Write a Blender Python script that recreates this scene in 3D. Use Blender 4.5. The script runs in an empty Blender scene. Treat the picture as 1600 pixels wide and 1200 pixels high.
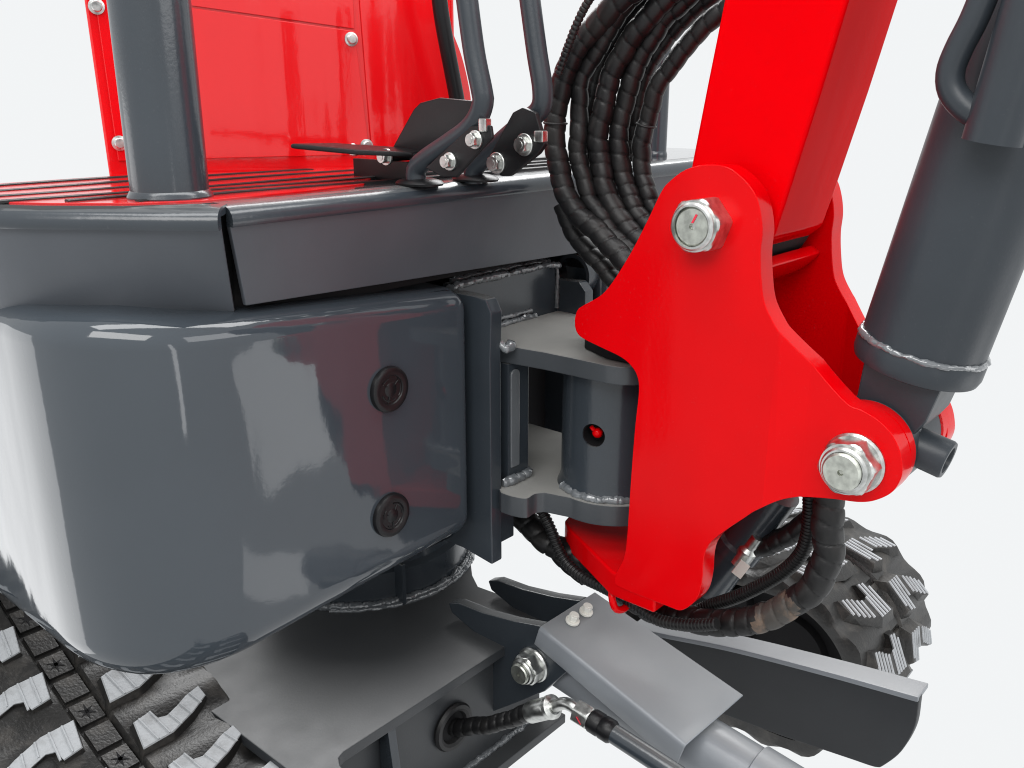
import bpy, bmesh, math, random
from mathutils import Vector, Matrix, noise
random.seed(7)
sc = bpy.context.scene
# ---------------------------------------------------------------- camera
cam_d = bpy.data.cameras.new("camera"); cam = bpy.data.objects.new("camera", cam_d)
sc.collection.objects.link(cam); sc.camera = cam
cam_d.sensor_width = 36.0; cam_d.lens = 36.0 * 1439 / 1600
cam_d.clip_start = 0.02; cam_d.clip_end = 100
cam.location = (-0.6556, -0.6265, 0.4518)
cam.rotation_euler = (math.radians(90 - 17.4), 0, math.radians(41 - 90))
# ---------------------------------------------------------------- surround and added lamps
w = bpy.data.worlds.new("World"); sc.world = w; w.use_nodes = True
bg = w.node_tree.nodes["Background"]
bg.inputs[0].default_value = (0.89, 0.907, 0.917, 1); bg.inputs[1].default_value = 1.0
def lamp(name, loc, target, sx, sy, radiance, col=(1, 1, 1), spin=0):
    d = bpy.data.lights.new(name, 'AREA'); d.shape = 'RECTANGLE'; d.size = sx; d.size_y = sy
    d.energy = radiance * math.pi * sx * sy; d.color = col
    o = bpy.data.objects.new(name, d); sc.collection.objects.link(o); o.location = loc
    o.rotation_euler = (Vector(target) - Vector(loc)).to_track_quat('-Z', 'Y').to_euler()
    o.rotation_euler.rotate_axis('Z', math.radians(spin))
    return o
lamp("added_key_lamp", (-1.9, -.9, 1.9), (0, -.1, .2), 2.2, .9, 6.6, (1, .985, .965))  # added area lamp for the light from upper left
lamp("added_top_lamp", (-.1, -.3, 2.2), (0, -.1, .2), 3.2, .62, 7.0)  # added overhead lamp, widened to streak the housing's top edge
lamp("low_reflection_lamp", (.47, -1.04, -.16), (-.2, 0, .2), .34, .40, 1.4, spin=24)  # added unseen lamp, turned to mirror a pale quad in the housing
lamp("front_fill_lamp", (.5, -2.5, 1.35), (.1, -.1, .25), 1.7, .9, 2.6)  # added fill to lift the front skirt and boom front
lamp("low_reflection_strip", (.30, -1.05, -.62), (-.1, 0, .05), .40, .16, 1.0, spin=-12)  # added small lamp for a pale reflection low on the housing
lamp("side_reflection_strip", (-.62, -1.25, .12), (-.33, .02, .15), .07, .75, 3.0, spin=6)  # added narrow lamp for a streak on the housing's left part
lamp("left_reflection_lamp", (-1.25, 1.5, -.35), (-.38, .25, .10), 1.0, 1.9, 1.7)  # added unseen lamp that brightens the housing's left edge by reflection
lamp("back_glare_lamp", (1.55, 1.35, 2.0), (0, 0, .1), 2.6, 1.4, 8.0)  # added lamp behind the machine, in place of sky glare on tops
sc.view_settings.view_transform = 'Standard'; sc.view_settings.look = 'None'
sc.view_settings.exposure = 0.0; sc.view_settings.gamma = 1.0
sc.render.film_transparent = False
sc.cycles.max_bounces = 8; sc.cycles.filter_width = 1.1; sc.cycles.use_denoising = True
# ---------------------------------------------------------------- measured outlines (metres)
T = {
 'plate': [(-0.219, 0.3928), (-0.2386, 0.3974), (-0.2562, 0.3967), (-0.271, 0.3888), (-0.2826, 0.3775), (-0.2888, 0.3633), (-0.2919, 0.3473), (-0.2917, 0.3302), (-0.294, 0.3107), (-0.2986, 0.2906), (-0.3084, 0.2745), (-0.3184, 0.2626), (-0.3316, 0.2488), (-0.3509, 0.2305), (-0.3705, 0.2152), (-0.3817, 0.2128), (-0.3934, 0.2085), (-0.4048, 0.201), (-0.413, 0.1902), (-0.4176, 0.1774), (-0.4186, 0.1652), (-0.4133, 0.1511), (-0.4014, 0.1403), (-0.388, 0.1346), (-0.3668, 0.1311), (-0.3433, 0.1258), (-0.3244, 0.1199), (-0.3069, 0.1074), (-0.2962, 0.0967), (-0.2722, 0.0713), (-0.2628, 0.0566), (-0.2599, 0.0424), (-0.2599, 0.0226), (-0.2571, 0.0047), (-0.2497, -0.0084), (-0.2392, -0.0181), (-0.2257, -0.0192), (-0.1713, -0.0195), (-0.1625, -0.0155), (-0.1645, -0.0054), (-0.1728, 0.0154), (-0.1755, 0.0421), (-0.1772, 0.1023), (-0.1792, 0.1518), (-0.1817, 0.1903), (-0.1789, 0.2047), (-0.1714, 0.2131), (-0.1597, 0.219), (-0.1352, 0.2246), (-0.1146, 0.2298), (-0.1076, 0.2356), (-0.1058, 0.2455), (-0.1086, 0.2559), (-0.1153, 0.2613), (-0.14, 0.2782), (-0.1641, 0.3125), (-0.1827, 0.3467), (-0.1957, 0.3729), (-0.204, 0.3825)],
 'boom_rear': [(0.066, -0.2291, 0.5445), (0.066, -0.2265, 0.5255), (0.066, -0.2162, 0.4639), (0.066, -0.2049, 0.3931)],
 'boom_front': [(0.066, -0.3338, 0.5366), (0.066, -0.3299, 0.5193), (0.066, -0.3157, 0.4558), (0.066, -0.2944, 0.3687), (0.066, -0.2865, 0.3382)],
 'pins': [(0.035, -0.2292, 0.349), (0.035, -0.3777, 0.1714)],
 'cyl': [(0.117, -0.3975, 0.2371), (0.117, -0.4446, 0.4688)],
 'cyl_eye': [(0.117, -0.3886, 0.1679)],
 'lear': [(0.0137, -0.029, 0.05), (0.0143, -0.0446, 0.05), (0.0203, -0.0589, 0.05), (0.0348, -0.0582, 0.05), (0.044, -0.0638, 0.05), (0.052, -0.1003, 0.05), (0.058, -0.1287, 0.05), (0.0739, -0.147, 0.05)],
 'uear': [(0.0383, 0.0011, 0.204), (0.0389, -0.0233, 0.204), (0.0451, -0.0608, 0.204), (0.0474, -0.0998, 0.204), (0.0456, -0.1358, 0.204), (0.0434, -0.1596, 0.204)],
 'rear_ear': [(0.1069, -0.0454, -0.006), (0.0871, -0.0626, -0.006), (0.0614, -0.1074, -0.006), (0.034, -0.1558, -0.006)],
 'skirt_bot_l': [(-0.3793, 0.159, 0.2855), (-0.353, 0.1148, 0.2855), (-0.3251, 0.076, 0.2855), (-0.2929, 0.0457, 0.2855), (-0.2557, 0.0168, 0.2855)],
 'skirt_top_l': [(-0.3832, 0.1192, 0.3585), (-0.3579, 0.0794, 0.3585), (-0.3315, 0.0437, 0.3585), (-0.3054, 0.0084, 0.3585), (-0.2822, -0.0183, 0.3585)],
 'skirt_rim_l': [(-0.3925, 0.0886, 0.374), (-0.3688, 0.0496, 0.374), (-0.3457, 0.0114, 0.374), (-0.3172, -0.0156, 0.374), (-0.2856, -0.0222, 0.374)],
 'skirt_ft': [(-0.2684, -0.008, 0.3609), (0.1407, -0.008, 0.3429)],
 'skirt_fb': [(-0.2489, 0.01, 0.2911), (0.1897, 0.01, 0.2706)],
 'eyeblk': [(0.086, -0.3665, 0.2474), (0.086, -0.4316, 0.2411), (0.086, -0.4208, 0.2014), (0.086, -0.4082, 0.1818), (0.086, -0.3631, 0.2061)],
 'mount': [(0.006, 0.002, 0.2589), (0.006, -0.0164, 0.2576), (0.006, -0.024, 0.2444), (0.006, -0.0219, 0.1977), (0.006, -0.0224, -0.0348), (0.006, 0.0219, -0.0291)],
 'fit': [(0.15, -0.2062, -0.0539), (0.15, -0.2637, 0.0547)],
 'hole': [(0.0623, -0.1119, 0.1211)],
 'farmount': [(0.2, 0.0507, 0.2423), (0.2, 0.0134, 0.2432), (0.2, 0.0037, 0.2324), (0.2, 0.0027, 0.1987), (0.2, 0.0499, 0.1914)],
 'deck_l': [(-0.3155, 0.2887, 0.374), (-0.2601, 0.2963, 0.374), (-0.2068, 0.2908, 0.374)],
 'hose_h0': [(0.05, -0.1154, 0.544), (0.05, -0.1013, 0.5299), (0.05, -0.0897, 0.5124), (0.05, -0.0793, 0.4917), (0.05, -0.0701, 0.4708)],
 'hose_h1': [(0.078, -0.1444, 0.5478), (0.078, -0.1093, 0.5275), (0.078, -0.0934, 0.5159), (0.078, -0.0784, 0.5038), (0.078, -0.0646, 0.4856), (0.078, -0.0535, 0.4656), (0.078, -0.0469, 0.4433), (0.078, -0.0449, 0.4259), (0.078, -0.0443, 0.4108), (0.078, -0.0453, 0.4022), (0.078, -0.0488, 0.3858), (0.078, -0.0565, 0.3645), (0.078, -0.0664, 0.3496), (0.078, -0.0833, 0.3353), (0.078, -0.1015, 0.3214), (0.078, -0.1195, 0.3083), (0.078, -0.1394, 0.2932), (0.078, -0.1583, 0.2771)],
 'hose_h1b': [(0.1, -0.0397, 0.3445), (0.1, -0.0459, 0.3288), (0.1, -0.0544, 0.3158), (0.1, -0.0711, 0.3018), (0.1, -0.09, 0.287), (0.1, -0.1047, 0.2744), (0.1, -0.1262, 0.2565)],
 'hose_h2': [(0.092, -0.1352, 0.5486), (0.092, -0.1108, 0.5284), (0.092, -0.0999, 0.5164), (0.092, -0.0881, 0.5018), (0.092, -0.0761, 0.4846), (0.092, -0.066, 0.4657), (0.092, -0.0642, 0.4492), (0.092, -0.0623, 0.4319), (0.092, -0.062, 0.4144), (0.092, -0.0615, 0.4022), (0.092, -0.0667, 0.3859), (0.092, -0.0736, 0.3646), (0.092, -0.0811, 0.3507), (0.092, -0.094, 0.3374), (0.092, -0.106, 0.324), (0.092, -0.1209, 0.3124), (0.092, -0.1408, 0.2989), (0.092, -0.1595, 0.2875)],
 'hose_h2b': [(0.118, -0.1219, 0.5463), (0.118, -0.101, 0.5261), (0.118, -0.0865, 0.507), (0.118, -0.0744, 0.4912), (0.118, -0.0628, 0.472), (0.118, -0.058, 0.4516), (0.118, -0.0539, 0.4314), (0.118, -0.0536, 0.4134), (0.118, -0.0549, 0.396), (0.118, -0.0571, 0.3777), (0.118, -0.0626, 0.3576)],
 'hose_h3': [(0.102, -0.1684, 0.5471), (0.102, -0.1458, 0.5308), (0.102, -0.1323, 0.5181), (0.102, -0.117, 0.5051), (0.102, -0.1055, 0.491), (0.102, -0.0945, 0.4759), (0.102, -0.0885, 0.458), (0.102, -0.0846, 0.441), (0.102, -0.0806, 0.426), (0.102, -0.0796, 0.411), (0.102, -0.0814, 0.4025), (0.102, -0.0845, 0.38), (0.102, -0.0914, 0.3606), (0.102, -0.1012, 0.3458), (0.102, -0.1131, 0.3336), (0.102, -0.1249, 0.3222), (0.102, -0.1448, 0.3081), (0.102, -0.1635, 0.2959)],
 'hose_h4': [(0.117, -0.1756, 0.5468), (0.117, -0.1533, 0.5303), (0.117, -0.1372, 0.516), (0.117, -0.121, 0.495), (0.117, -0.1098, 0.4759), (0.117, -0.1033, 0.458), (0.117, -0.0988, 0.4433), (0.117, -0.0949, 0.4296), (0.117, -0.0934, 0.4109), (0.117, -0.0937, 0.4024), (0.117, -0.0975, 0.386), (0.117, -0.1044, 0.3672), (0.117, -0.1134, 0.351), (0.117, -0.1215, 0.3398), (0.117, -0.1379, 0.3243), (0.117, -0.157, 0.3088)],
 'hose_h5': [(0.145, -0.1885, 0.5492), (0.145, -0.1618, 0.5327), (0.145, -0.1445, 0.5199), (0.145, -0.1279, 0.5066), (0.145, -0.1152, 0.4921), (0.145, -0.1038, 0.4742), (0.145, -0.0973, 0.4546), (0.145, -0.0944, 0.4376), (0.145, -0.091, 0.4136), (0.145, -0.0921, 0.3893)],
 'hose_h6': [(0.128, -0.2225, 0.5428), (0.128, -0.1909, 0.523), (0.128, -0.172, 0.5074), (0.128, -0.1552, 0.4904), (0.128, -0.139, 0.4733), (0.128, -0.1279, 0.458), (0.128, -0.121, 0.4399), (0.128, -0.1174, 0.4244), (0.128, -0.1138, 0.4093), (0.128, -0.1126, 0.4026), (0.128, -0.1134, 0.3861), (0.128, -0.1164, 0.3721), (0.128, -0.1231, 0.3583), (0.128, -0.1335, 0.3428), (0.128, -0.149, 0.3286)],
 'hose_l1': [(0.062, -0.0386, 0.0243), (0.062, -0.0506, 0.011), (0.062, -0.0607, -0.0042), (0.062, -0.0681, -0.0188), (0.062, -0.0809, -0.0338), (0.062, -0.102, -0.0433), (0.062, -0.1258, -0.0453), (0.062, -0.1441, -0.0468), (0.062, -0.1619, -0.0482), (0.062, -0.1796, -0.0533), (0.062, -0.1968, -0.0569), (0.062, -0.2155, -0.0544), (0.062, -0.2413, -0.046), (0.062, -0.2652, -0.0348)],
 'hose_l2': [(0.088, 0.0194, -0.0105), (0.088, -0.0032, -0.0198), (0.088, -0.0301, -0.0329), (0.088, -0.0544, -0.0369), (0.088, -0.078, -0.0422), (0.088, -0.1019, -0.0472), (0.088, -0.1211, -0.0535), (0.088, -0.1448, -0.0602), (0.088, -0.1671, -0.0662), (0.088, -0.1893, -0.0651), (0.088, -0.2099, -0.0621), (0.088, -0.2406, -0.0541), (0.088, -0.2553, -0.0489), (0.088, -0.2803, -0.038), (0.088, -0.3044, -0.0212), (0.088, -0.3223, -0.0052), (0.088, -0.3365, 0.0105), (0.088, -0.3469, 0.0289), (0.088, -0.352, 0.0489), (0.088, -0.353, 0.0684), (0.088, -0.352, 0.0882), (0.088, -0.3501, 0.1063), (0.088, -0.3465, 0.1297)],
 'hose_l2b': [(0.095, 0.0155, -0.0258), (0.095, -0.0091, -0.0393), (0.095, -0.0331, -0.0428), (0.095, -0.0613, -0.0599), (0.095, -0.0842, -0.0662)],
 'hose_l3': [(0.14, -0.2202, -0.0118), (0.14, -0.2445, 0.0077), (0.14, -0.2749, 0.0231), (0.14, -0.2998, 0.0454), (0.14, -0.3171, 0.0679), (0.14, -0.324, 0.0933)],
 'hose_l4': [(0.11, -0.2146, -0.0659), (0.11, -0.2287, -0.052), (0.11, -0.2597, -0.0288), (0.11, -0.2885, -0.0022), (0.11, -0.3095, 0.0214), (0.11, -0.3216, 0.0425), (0.11, -0.3257, 0.0638), (0.11, -0.3256, 0.0833), (0.11, -0.3233, 0.1064)],
 'clip': [(0.05, -0.155, -0.0299), (0.05, -0.1573, -0.0476)],
 'chassis_front': [(0.0684, 0.0282, -0.19), (-0.121, 0.0185, -0.19), (-0.1809, 0.019, -0.19)],
 'lug': [(0.075, 0.1165, -0.1673), (0.075, 0.0992, -0.1597), (0.075, 0.0562, -0.1572), (0.075, 0.0061, -0.1485), (0.075, -0.0363, -0.138), (0.075, -0.0697, -0.1511), (0.075, -0.075, -0.1828), (0.075, -0.0423, -0.2242), (0.075, 0.0081, -0.2666), (0.075, 0.0514, -0.3021), (0.075, 0.0374, -0.2018), (0.075, 0.1111, -0.1791)],
 'lugpin': [(0.06, -0.0278, -0.1816)],
 'cover_near': [(0.063, -0.0432, -0.1303), (0.063, -0.2391, -0.1894)],
 'cover_far': [(0.17, -0.044, -0.1313), (0.17, -0.2488, -0.1823)],
 'cover_fl': [(0.063, -0.029, -0.1541), (0.063, -0.2176, -0.2169)],
 'cover_bolt': [(0.1, -0.0638, -0.13), (0.1, -0.08, -0.1126)],
 'bcyl': [(0.117, -0.0376, -0.1857), (0.117, -0.288, -0.2238)],
 'arm_top': [(0.25, -0.0468, -0.2166), (0.25, -0.1003, -0.2058), (0.25, -0.1937, -0.1853), (0.25, -0.3165, -0.1653), (0.25, -0.4074, -0.1529)],
 'arm_end': [(0.25, -0.408, -0.1581), (0.25, -0.4077, -0.1919), (0.25, -0.398, -0.2273), (0.25, -0.3832, -0.253), (0.25, -0.375, -0.2609), (0.25, -0.3487, -0.2649), (0.25, -0.2674, -0.2761), (0.25, -0.1875, -0.2844), (0.25, -0.0664, -0.3082)],
 'grommet': [(0.0004, 0.04, -0.2693)],
 'ghose': [(0.0, 0.0563, -0.2828), (0.0, 0.0235, -0.2633), (0.0, -0.0181, -0.2361), (0.0, -0.0571, -0.2097), (-0.0, -0.0848, -0.1884)],
 'gfit': [(0.03, -0.0581, -0.2195), (0.03, -0.0949, -0.193), (0.03, -0.1055, -0.1845), (0.03, -0.1169, -0.1822), (0.03, -0.1274, -0.1852), (0.03, -0.1446, -0.1873), (0.03, -0.1656, -0.1887), (0.03, -0.2446, -0.1981), (0.03, -0.2814, -0.2042)],
 'gwall': [(0.0316, 0.045, -0.3548), (0.1842, 0.045, -0.3354), (-0.0927, 0.045, -0.276), (-0.1082, 0.045, -0.2151), (0.0681, 0.045, -0.2902), (0.0867, 0.045, -0.2342)],
 'panel': [(-0.2198, 0.2768, 0.536), (-0.2138, 0.2746, 0.3821), (-0.2147, 0.2749, 0.3747), (0.025, 0.1854, 0.5475), (0.0348, 0.1817, 0.3968), (0.0208, 0.1869, 0.3662), (0.1199, 0.1499, 0.5519), (0.1363, 0.1438, 0.4509), (0.1385, 0.143, 0.3613)],
 'panel_seam': [(-0.1305, 0.2434, 0.5327), (0.0202, 0.1872, 0.517), (-0.1347, 0.245, 0.3937), (0.0184, 0.1878, 0.3883), (0.0253, 0.1852, 0.5537), (0.0358, 0.1813, 0.3878)],
 'panel_bolt': [(-0.2117, 0.2738, 0.5309), (-0.2066, 0.2719, 0.4074), (0.0191, 0.1876, 0.5087), (0.03, 0.1835, 0.399)],
 'lever1': [(-0.066, 0.0017, 0.3751), (-0.066, 0.0012, 0.3872), (-0.066, -0.01, 0.3961), (-0.066, -0.0404, 0.4111), (-0.066, -0.0623, 0.4224), (-0.066, -0.0752, 0.4331), (-0.066, -0.0819, 0.446), (-0.066, -0.0806, 0.4562), (-0.066, -0.0724, 0.4864), (-0.066, -0.0645, 0.531), (-0.066, -0.0607, 0.5553)],
 'lever2': [(0.0, -0.0066, 0.3718), (0.0, -0.0085, 0.3839), (0.0, -0.0186, 0.3933), (0.0, -0.0493, 0.4146), (0.0, -0.0723, 0.4291), (0.0, -0.0893, 0.4403), (0.0, -0.092, 0.4564), (0.0, -0.0851, 0.4882), (0.0, -0.0761, 0.5351), (0.0, -0.0716, 0.5607)],
 'pedalplate': [(-0.045, 0.0614, 0.3987), (-0.045, 0.0254, 0.4397), (-0.045, 0.0166, 0.4454), (-0.045, -0.0086, 0.4499), (-0.045, -0.0519, 0.4473), (-0.045, -0.0438, 0.4268), (-0.045, 0.0142, 0.401)],
 'pedal': [(-0.1548, 0.05, 0.4082), (-0.0683, 0.05, 0.4048), (-0.0237, 0.05, 0.3988), (-0.0197, 0.05, 0.3937), (-0.0767, 0.05, 0.3958), (-0.1067, 0.05, 0.4007)],
 'pedalbase': [(-0.05, 0.1055, 0.3904), (-0.05, 0.0092, 0.3968), (-0.05, 0.0273, 0.3785), (-0.05, 0.1038, 0.3737)],
 'brk1': [(-0.075, -0.0192, 0.3903), (-0.075, -0.0762, 0.4276), (-0.075, -0.0979, 0.4285), (-0.075, -0.0999, 0.4184), (-0.075, -0.0579, 0.3841), (-0.075, -0.0407, 0.3832)],
 'brk2': [(-0.02, -0.0475, 0.4011), (-0.02, -0.0745, 0.4377), (-0.02, -0.0855, 0.442), (-0.02, -0.1, 0.4379), (-0.02, -0.111, 0.4116), (-0.02, -0.1039, 0.4033), (-0.02, -0.0707, 0.3825), (-0.02, -0.0591, 0.3819)],
 'lbolts': [(-0.08, 0.0351, 0.4006), (-0.08, -0.0516, 0.3975), (-0.08, -0.0822, 0.4165)],
 'lbolts2': [(-0.026, -0.0568, 0.3934), (-0.026, -0.0893, 0.4106)],
 'seatbar': [(0.0827, 0.118, 0.5598), (0.0891, 0.118, 0.5226), (0.1077, 0.118, 0.4496), (0.114, 0.118, 0.4167)],
 'seatround': [(0.1703, 0.2, 0.5723), (0.1799, 0.2, 0.5379), (0.2029, 0.2, 0.4955), (0.2168, 0.2, 0.4508), (0.2163, 0.2, 0.424), (0.1764, 0.2, 0.421)],
 'post1': [(-0.2919, 0.0362, 0.374)],
 'post2': [(0.387, 0.03, 0.3504)],
 'plug': [(-0.1117, 0.0, 0.1895), (-0.116, 0.0, 0.0622)],
 'hoop': [(0.05, -0.4315, 0.5239), (0.05, -0.4249, 0.5005), (0.05, -0.418, 0.4825), (0.05, -0.4145, 0.468), (0.05, -0.4171, 0.4554), (0.05, -0.4265, 0.4448), (0.05, -0.44, 0.4365)],
 'saddle': [(0.05, -0.4475, 0.4211), (0.05, -0.4623, 0.5217)],
 'port': [(0.1, -0.4158, 0.1853), (0.1, -0.4418, 0.1668)],
 'fartube': [(0.1331, -0.02, 0.263), (0.1862, -0.02, 0.2642)],
}
# ---------------------------------------------------------------- materials
def nt(name):
    m = bpy.data.materials.new(name); m.use_nodes = True
    t = m.node_tree; return m, t, t.nodes["Principled BSDF"]
def paint(name, col, rough=.22, spec=.5, coat=0., peel=.02, peel_scale=220, vary=.12, dust=0., sky_top=0., sky_top_col=(.30, .295, .28), wave=0., wstretch=(1.6, 1.6, .45)):
    m, t, p = nt(name); N = t.nodes; L = t.links
    tc = N.new('ShaderNodeTexCoord')
    n = N.new('ShaderNodeTexNoise'); n.inputs['Scale'].default_value = 9; n.inputs['Detail'].default_value = 5
    L.new(tc.outputs['Object'], n.inputs['Vector'])
    r = N.new('ShaderNodeValToRGB'); r.color_ramp.elements[0].position = .35; r.color_ramp.elements[1].position = .7
    r.color_ramp.elements[0].color = tuple(c * (1 - vary) for c in col) + (1,)
    r.color_ramp.elements[1].color = tuple(min(1, c * (1 + vary * .5)) for c in col) + (1,)
    L.new(n.outputs['Fac'], r.inputs['Fac']); L.new(r.outputs['Color'], p.inputs['Base Color'])
    if dust:
        d = N.new('ShaderNodeTexNoise'); d.inputs['Scale'].default_value = 420; d.inputs['Detail'].default_value = 2
        L.new(tc.outputs['Object'], d.inputs['Vector'])
        dr = N.new('ShaderNodeValToRGB'); dr.color_ramp.elements[0].position = .67; dr.color_ramp.elements[1].position = .74
        L.new(d.outputs['Fac'], dr.inputs['Fac'])
        mx = N.new('ShaderNodeMix'); mx.data_type = 'RGBA'
        fm = N.new('ShaderNodeMath'); fm.operation = 'MULTIPLY'; fm.inputs[1].default_value = dust
        L.new(dr.outputs['Color'], fm.inputs[0]); L.new(fm.outputs[0], mx.inputs['Factor'])
        L.new(r.outputs['Color'], mx.inputs[6]); mx.inputs[7].default_value = tuple(min(1, c * .5 + .16) for c in col) + (1,)
        L.new(mx.outputs[2], p.inputs['Base Color'])
    if sky_top:                                     # sky brightness put into the colour of level faces
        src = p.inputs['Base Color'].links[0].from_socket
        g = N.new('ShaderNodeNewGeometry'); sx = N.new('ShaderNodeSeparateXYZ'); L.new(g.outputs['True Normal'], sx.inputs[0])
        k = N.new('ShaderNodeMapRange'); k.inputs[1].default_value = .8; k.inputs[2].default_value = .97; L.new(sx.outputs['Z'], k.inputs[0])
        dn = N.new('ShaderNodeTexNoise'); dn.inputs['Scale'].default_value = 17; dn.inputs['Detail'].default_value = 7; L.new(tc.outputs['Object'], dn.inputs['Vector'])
        k2 = N.new('ShaderNodeMapRange'); k2.inputs[1].default_value = .3; k2.inputs[2].default_value = .75; k2.inputs[3].default_value = sky_top * .75; k2.inputs[4].default_value = sky_top; L.new(dn.outputs['Fac'], k2.inputs[0])
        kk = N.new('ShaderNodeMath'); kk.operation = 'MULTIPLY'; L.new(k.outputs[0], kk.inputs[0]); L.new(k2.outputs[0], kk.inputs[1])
        m3 = N.new('ShaderNodeMix'); m3.data_type = 'RGBA'; L.new(kk.outputs[0], m3.inputs['Factor']); L.new(src, m3.inputs[6]); m3.inputs[7].default_value = sky_top_col + (1,)
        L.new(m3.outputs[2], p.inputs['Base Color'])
    rr = N.new('ShaderNodeMapRange'); rr.inputs[3].default_value = rough * .8; rr.inputs[4].default_value = rough * 1.3
    n2 = N.new('ShaderNodeTexNoise'); n2.inputs['Scale'].default_value = 26; n2.inputs['Detail'].default_value = 6
    L.new(tc.outputs['Object'], n2.inputs['Vector']); L.new(n2.outputs['Fac'], rr.inputs[0]); L.new(rr.outputs[0], p.inputs['Roughness'])
    p.inputs['Specular IOR Level'].default_value = spec
    p.inputs['Coat Weight'].default_value = coat; p.inputs['Coat Roughness'].default_value = .05
    if peel:
        b1 = N.new('ShaderNodeTexNoise'); b1.inputs['Scale'].default_value = peel_scale; b1.inputs['Detail'].default_value = 3
        L.new(tc.outputs['Object'], b1.inputs['Vector'])
        bp = N.new('ShaderNodeBump'); bp.inputs['Strength'].default_value = peel; bp.inputs['Distance'].default_value = .004
        L.new(b1.outputs['Fac'], bp.inputs['Height'])
        if wave:                                   # sheet metal is never quite flat
            wn = N.new('ShaderNodeTexNoise'); wn.inputs['Scale'].default_value = 7; wn.inputs['Detail'].default_value = 2.5
            mp = N.new('ShaderNodeMapping'); mp.inputs['Scale'].default_value = wstretch; L.new(tc.outputs['Object'], mp.inputs[0]); L.new(mp.outputs[0], wn.inputs['Vector'])
            b2 = N.new('ShaderNodeBump'); b2.inputs['Strength'].default_value = wave; b2.inputs['Distance'].default_value = .02
            L.new(wn.outputs['Fac'], b2.inputs['Height']); L.new(b2.outputs['Normal'], bp.inputs['Normal'])
        L.new(bp.outputs['Normal'], p.inputs['Normal'])
        if coat: L.new(bp.outputs['Normal'], p.inputs['Coat Normal'])
    return m
def metal(name, col, rough, scratch=.25):
    m, t, p = nt(name); N = t.nodes; L = t.links
    p.inputs['Metallic'].default_value = 1
    tc = N.new('ShaderNodeTexCoord'); n = N.new('ShaderNodeTexNoise'); n.inputs['Scale'].default_value = 140; n.inputs['Detail'].default_value = 6
    L.new(tc.outputs['Object'], n.inputs['Vector'])
    r = N.new('ShaderNodeValToRGB'); r.color_ramp.elements[0].color = tuple(c * .62 for c in col) + (1,); r.color_ramp.elements[1].color = col + (1,)
    r.color_ramp.elements[0].position = .3; r.color_ramp.elements[1].position = .62
    L.new(n.outputs['Fac'], r.inputs['Fac']); L.new(r.outputs['Color'], p.inputs['Base Color'])
    mr = N.new('ShaderNodeMapRange'); mr.inputs[3].default_value = rough * .7; mr.inputs[4].default_value = rough * 1.5
    L.new(n.outputs['Fac'], mr.inputs[0]); L.new(mr.outputs[0], p.inputs['Roughness'])
    bp = N.new('ShaderNodeBump'); bp.inputs['Strength'].default_value = .12; bp.inputs['Distance'].default_value = .001
    L.new(n.outputs['Fac'], bp.inputs['Height']); L.new(bp.outputs['Normal'], p.inputs['Normal'])
    return m
def rubber(name, col, rough=.45, dirt=(.09, .075, .06), amount=.25, spec=.5, scale=14, bump=.1):
    m, t, p = nt(name); N = t.nodes; L = t.links
    tc = N.new('ShaderNodeTexCoord'); n = N.new('ShaderNodeTexNoise'); n.inputs['Scale'].default_value = scale; n.inputs['Detail'].default_value = 8; n.inputs['Roughness'].default_value = .65
    L.new(tc.outputs['Object'], n.inputs['Vector'])
    r = N.new('ShaderNodeValToRGB'); r.color_ramp.elements[0].position = .5; r.color_ramp.elements[1].position = .85
    r.color_ramp.elements[0].color = col + (1,); r.color_ramp.elements[1].color = tuple(c * (1 - amount) + d * amount for c, d in zip(col, dirt)) + (1,)
    L.new(n.outputs['Fac'], r.inputs['Fac']); L.new(r.outputs['Color'], p.inputs['Base Color'])
    mr = N.new('ShaderNodeMapRange'); mr.inputs[3].default_value = rough * .8; mr.inputs[4].default_value = rough * 1.35
    L.new(n.outputs['Fac'], mr.inputs[0]); L.new(mr.outputs[0], p.inputs['Roughness'])
    p.inputs['Specular IOR Level'].default_value = spec
    n3 = N.new('ShaderNodeTexNoise'); n3.inputs['Scale'].default_value = 300; L.new(tc.outputs['Object'], n3.inputs['Vector'])
    bp = N.new('ShaderNodeBump'); bp.inputs['Strength'].default_value = bump; bp.inputs['Distance'].default_value = .002
    L.new(n3.outputs['Fac'], bp.inputs['Height']); L.new(bp.outputs['Normal'], p.inputs['Normal'])
    return m
M = {}
M['body'] = paint('gloss_grey_paint', (.040, .049, .059), .06, .5, .25, .008, 160, .05, .02, wave=.085)
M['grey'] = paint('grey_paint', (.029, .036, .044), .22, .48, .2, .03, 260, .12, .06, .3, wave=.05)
M['satin'] = paint('satin_grey_paint', (.066, .073, .084), .34, .38, 0, .02, 300, .1, .03, wave=.06)
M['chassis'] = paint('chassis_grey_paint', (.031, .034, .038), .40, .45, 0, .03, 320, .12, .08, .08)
M['arm'] = paint('dark_arm_paint', (.026, .028, .031), .42, .3, 0, .02, 300, .12, .04)
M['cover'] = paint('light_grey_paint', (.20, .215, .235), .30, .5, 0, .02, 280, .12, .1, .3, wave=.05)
M['red'] = paint('gloss_red_paint', (.62, .0, .002), .14, .13, 0., .03, 260, .06, .07, wave=.10)
M['boom'] = paint('boom_red_paint', (.66, .0, .002), .10, .015, 0., .03, 150, .05, .05, wave=.08)
M['panel'] = paint('panel_red_paint', (.64, .003, .006), .12, .5, .5, .02, 140, .03, wave=.14, wstretch=(2.4, 2.4, .16))
M['deck'] = paint('deck_paint', (.045, .045, .048), .1, .5, .6, .02, 200, .1)
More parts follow.
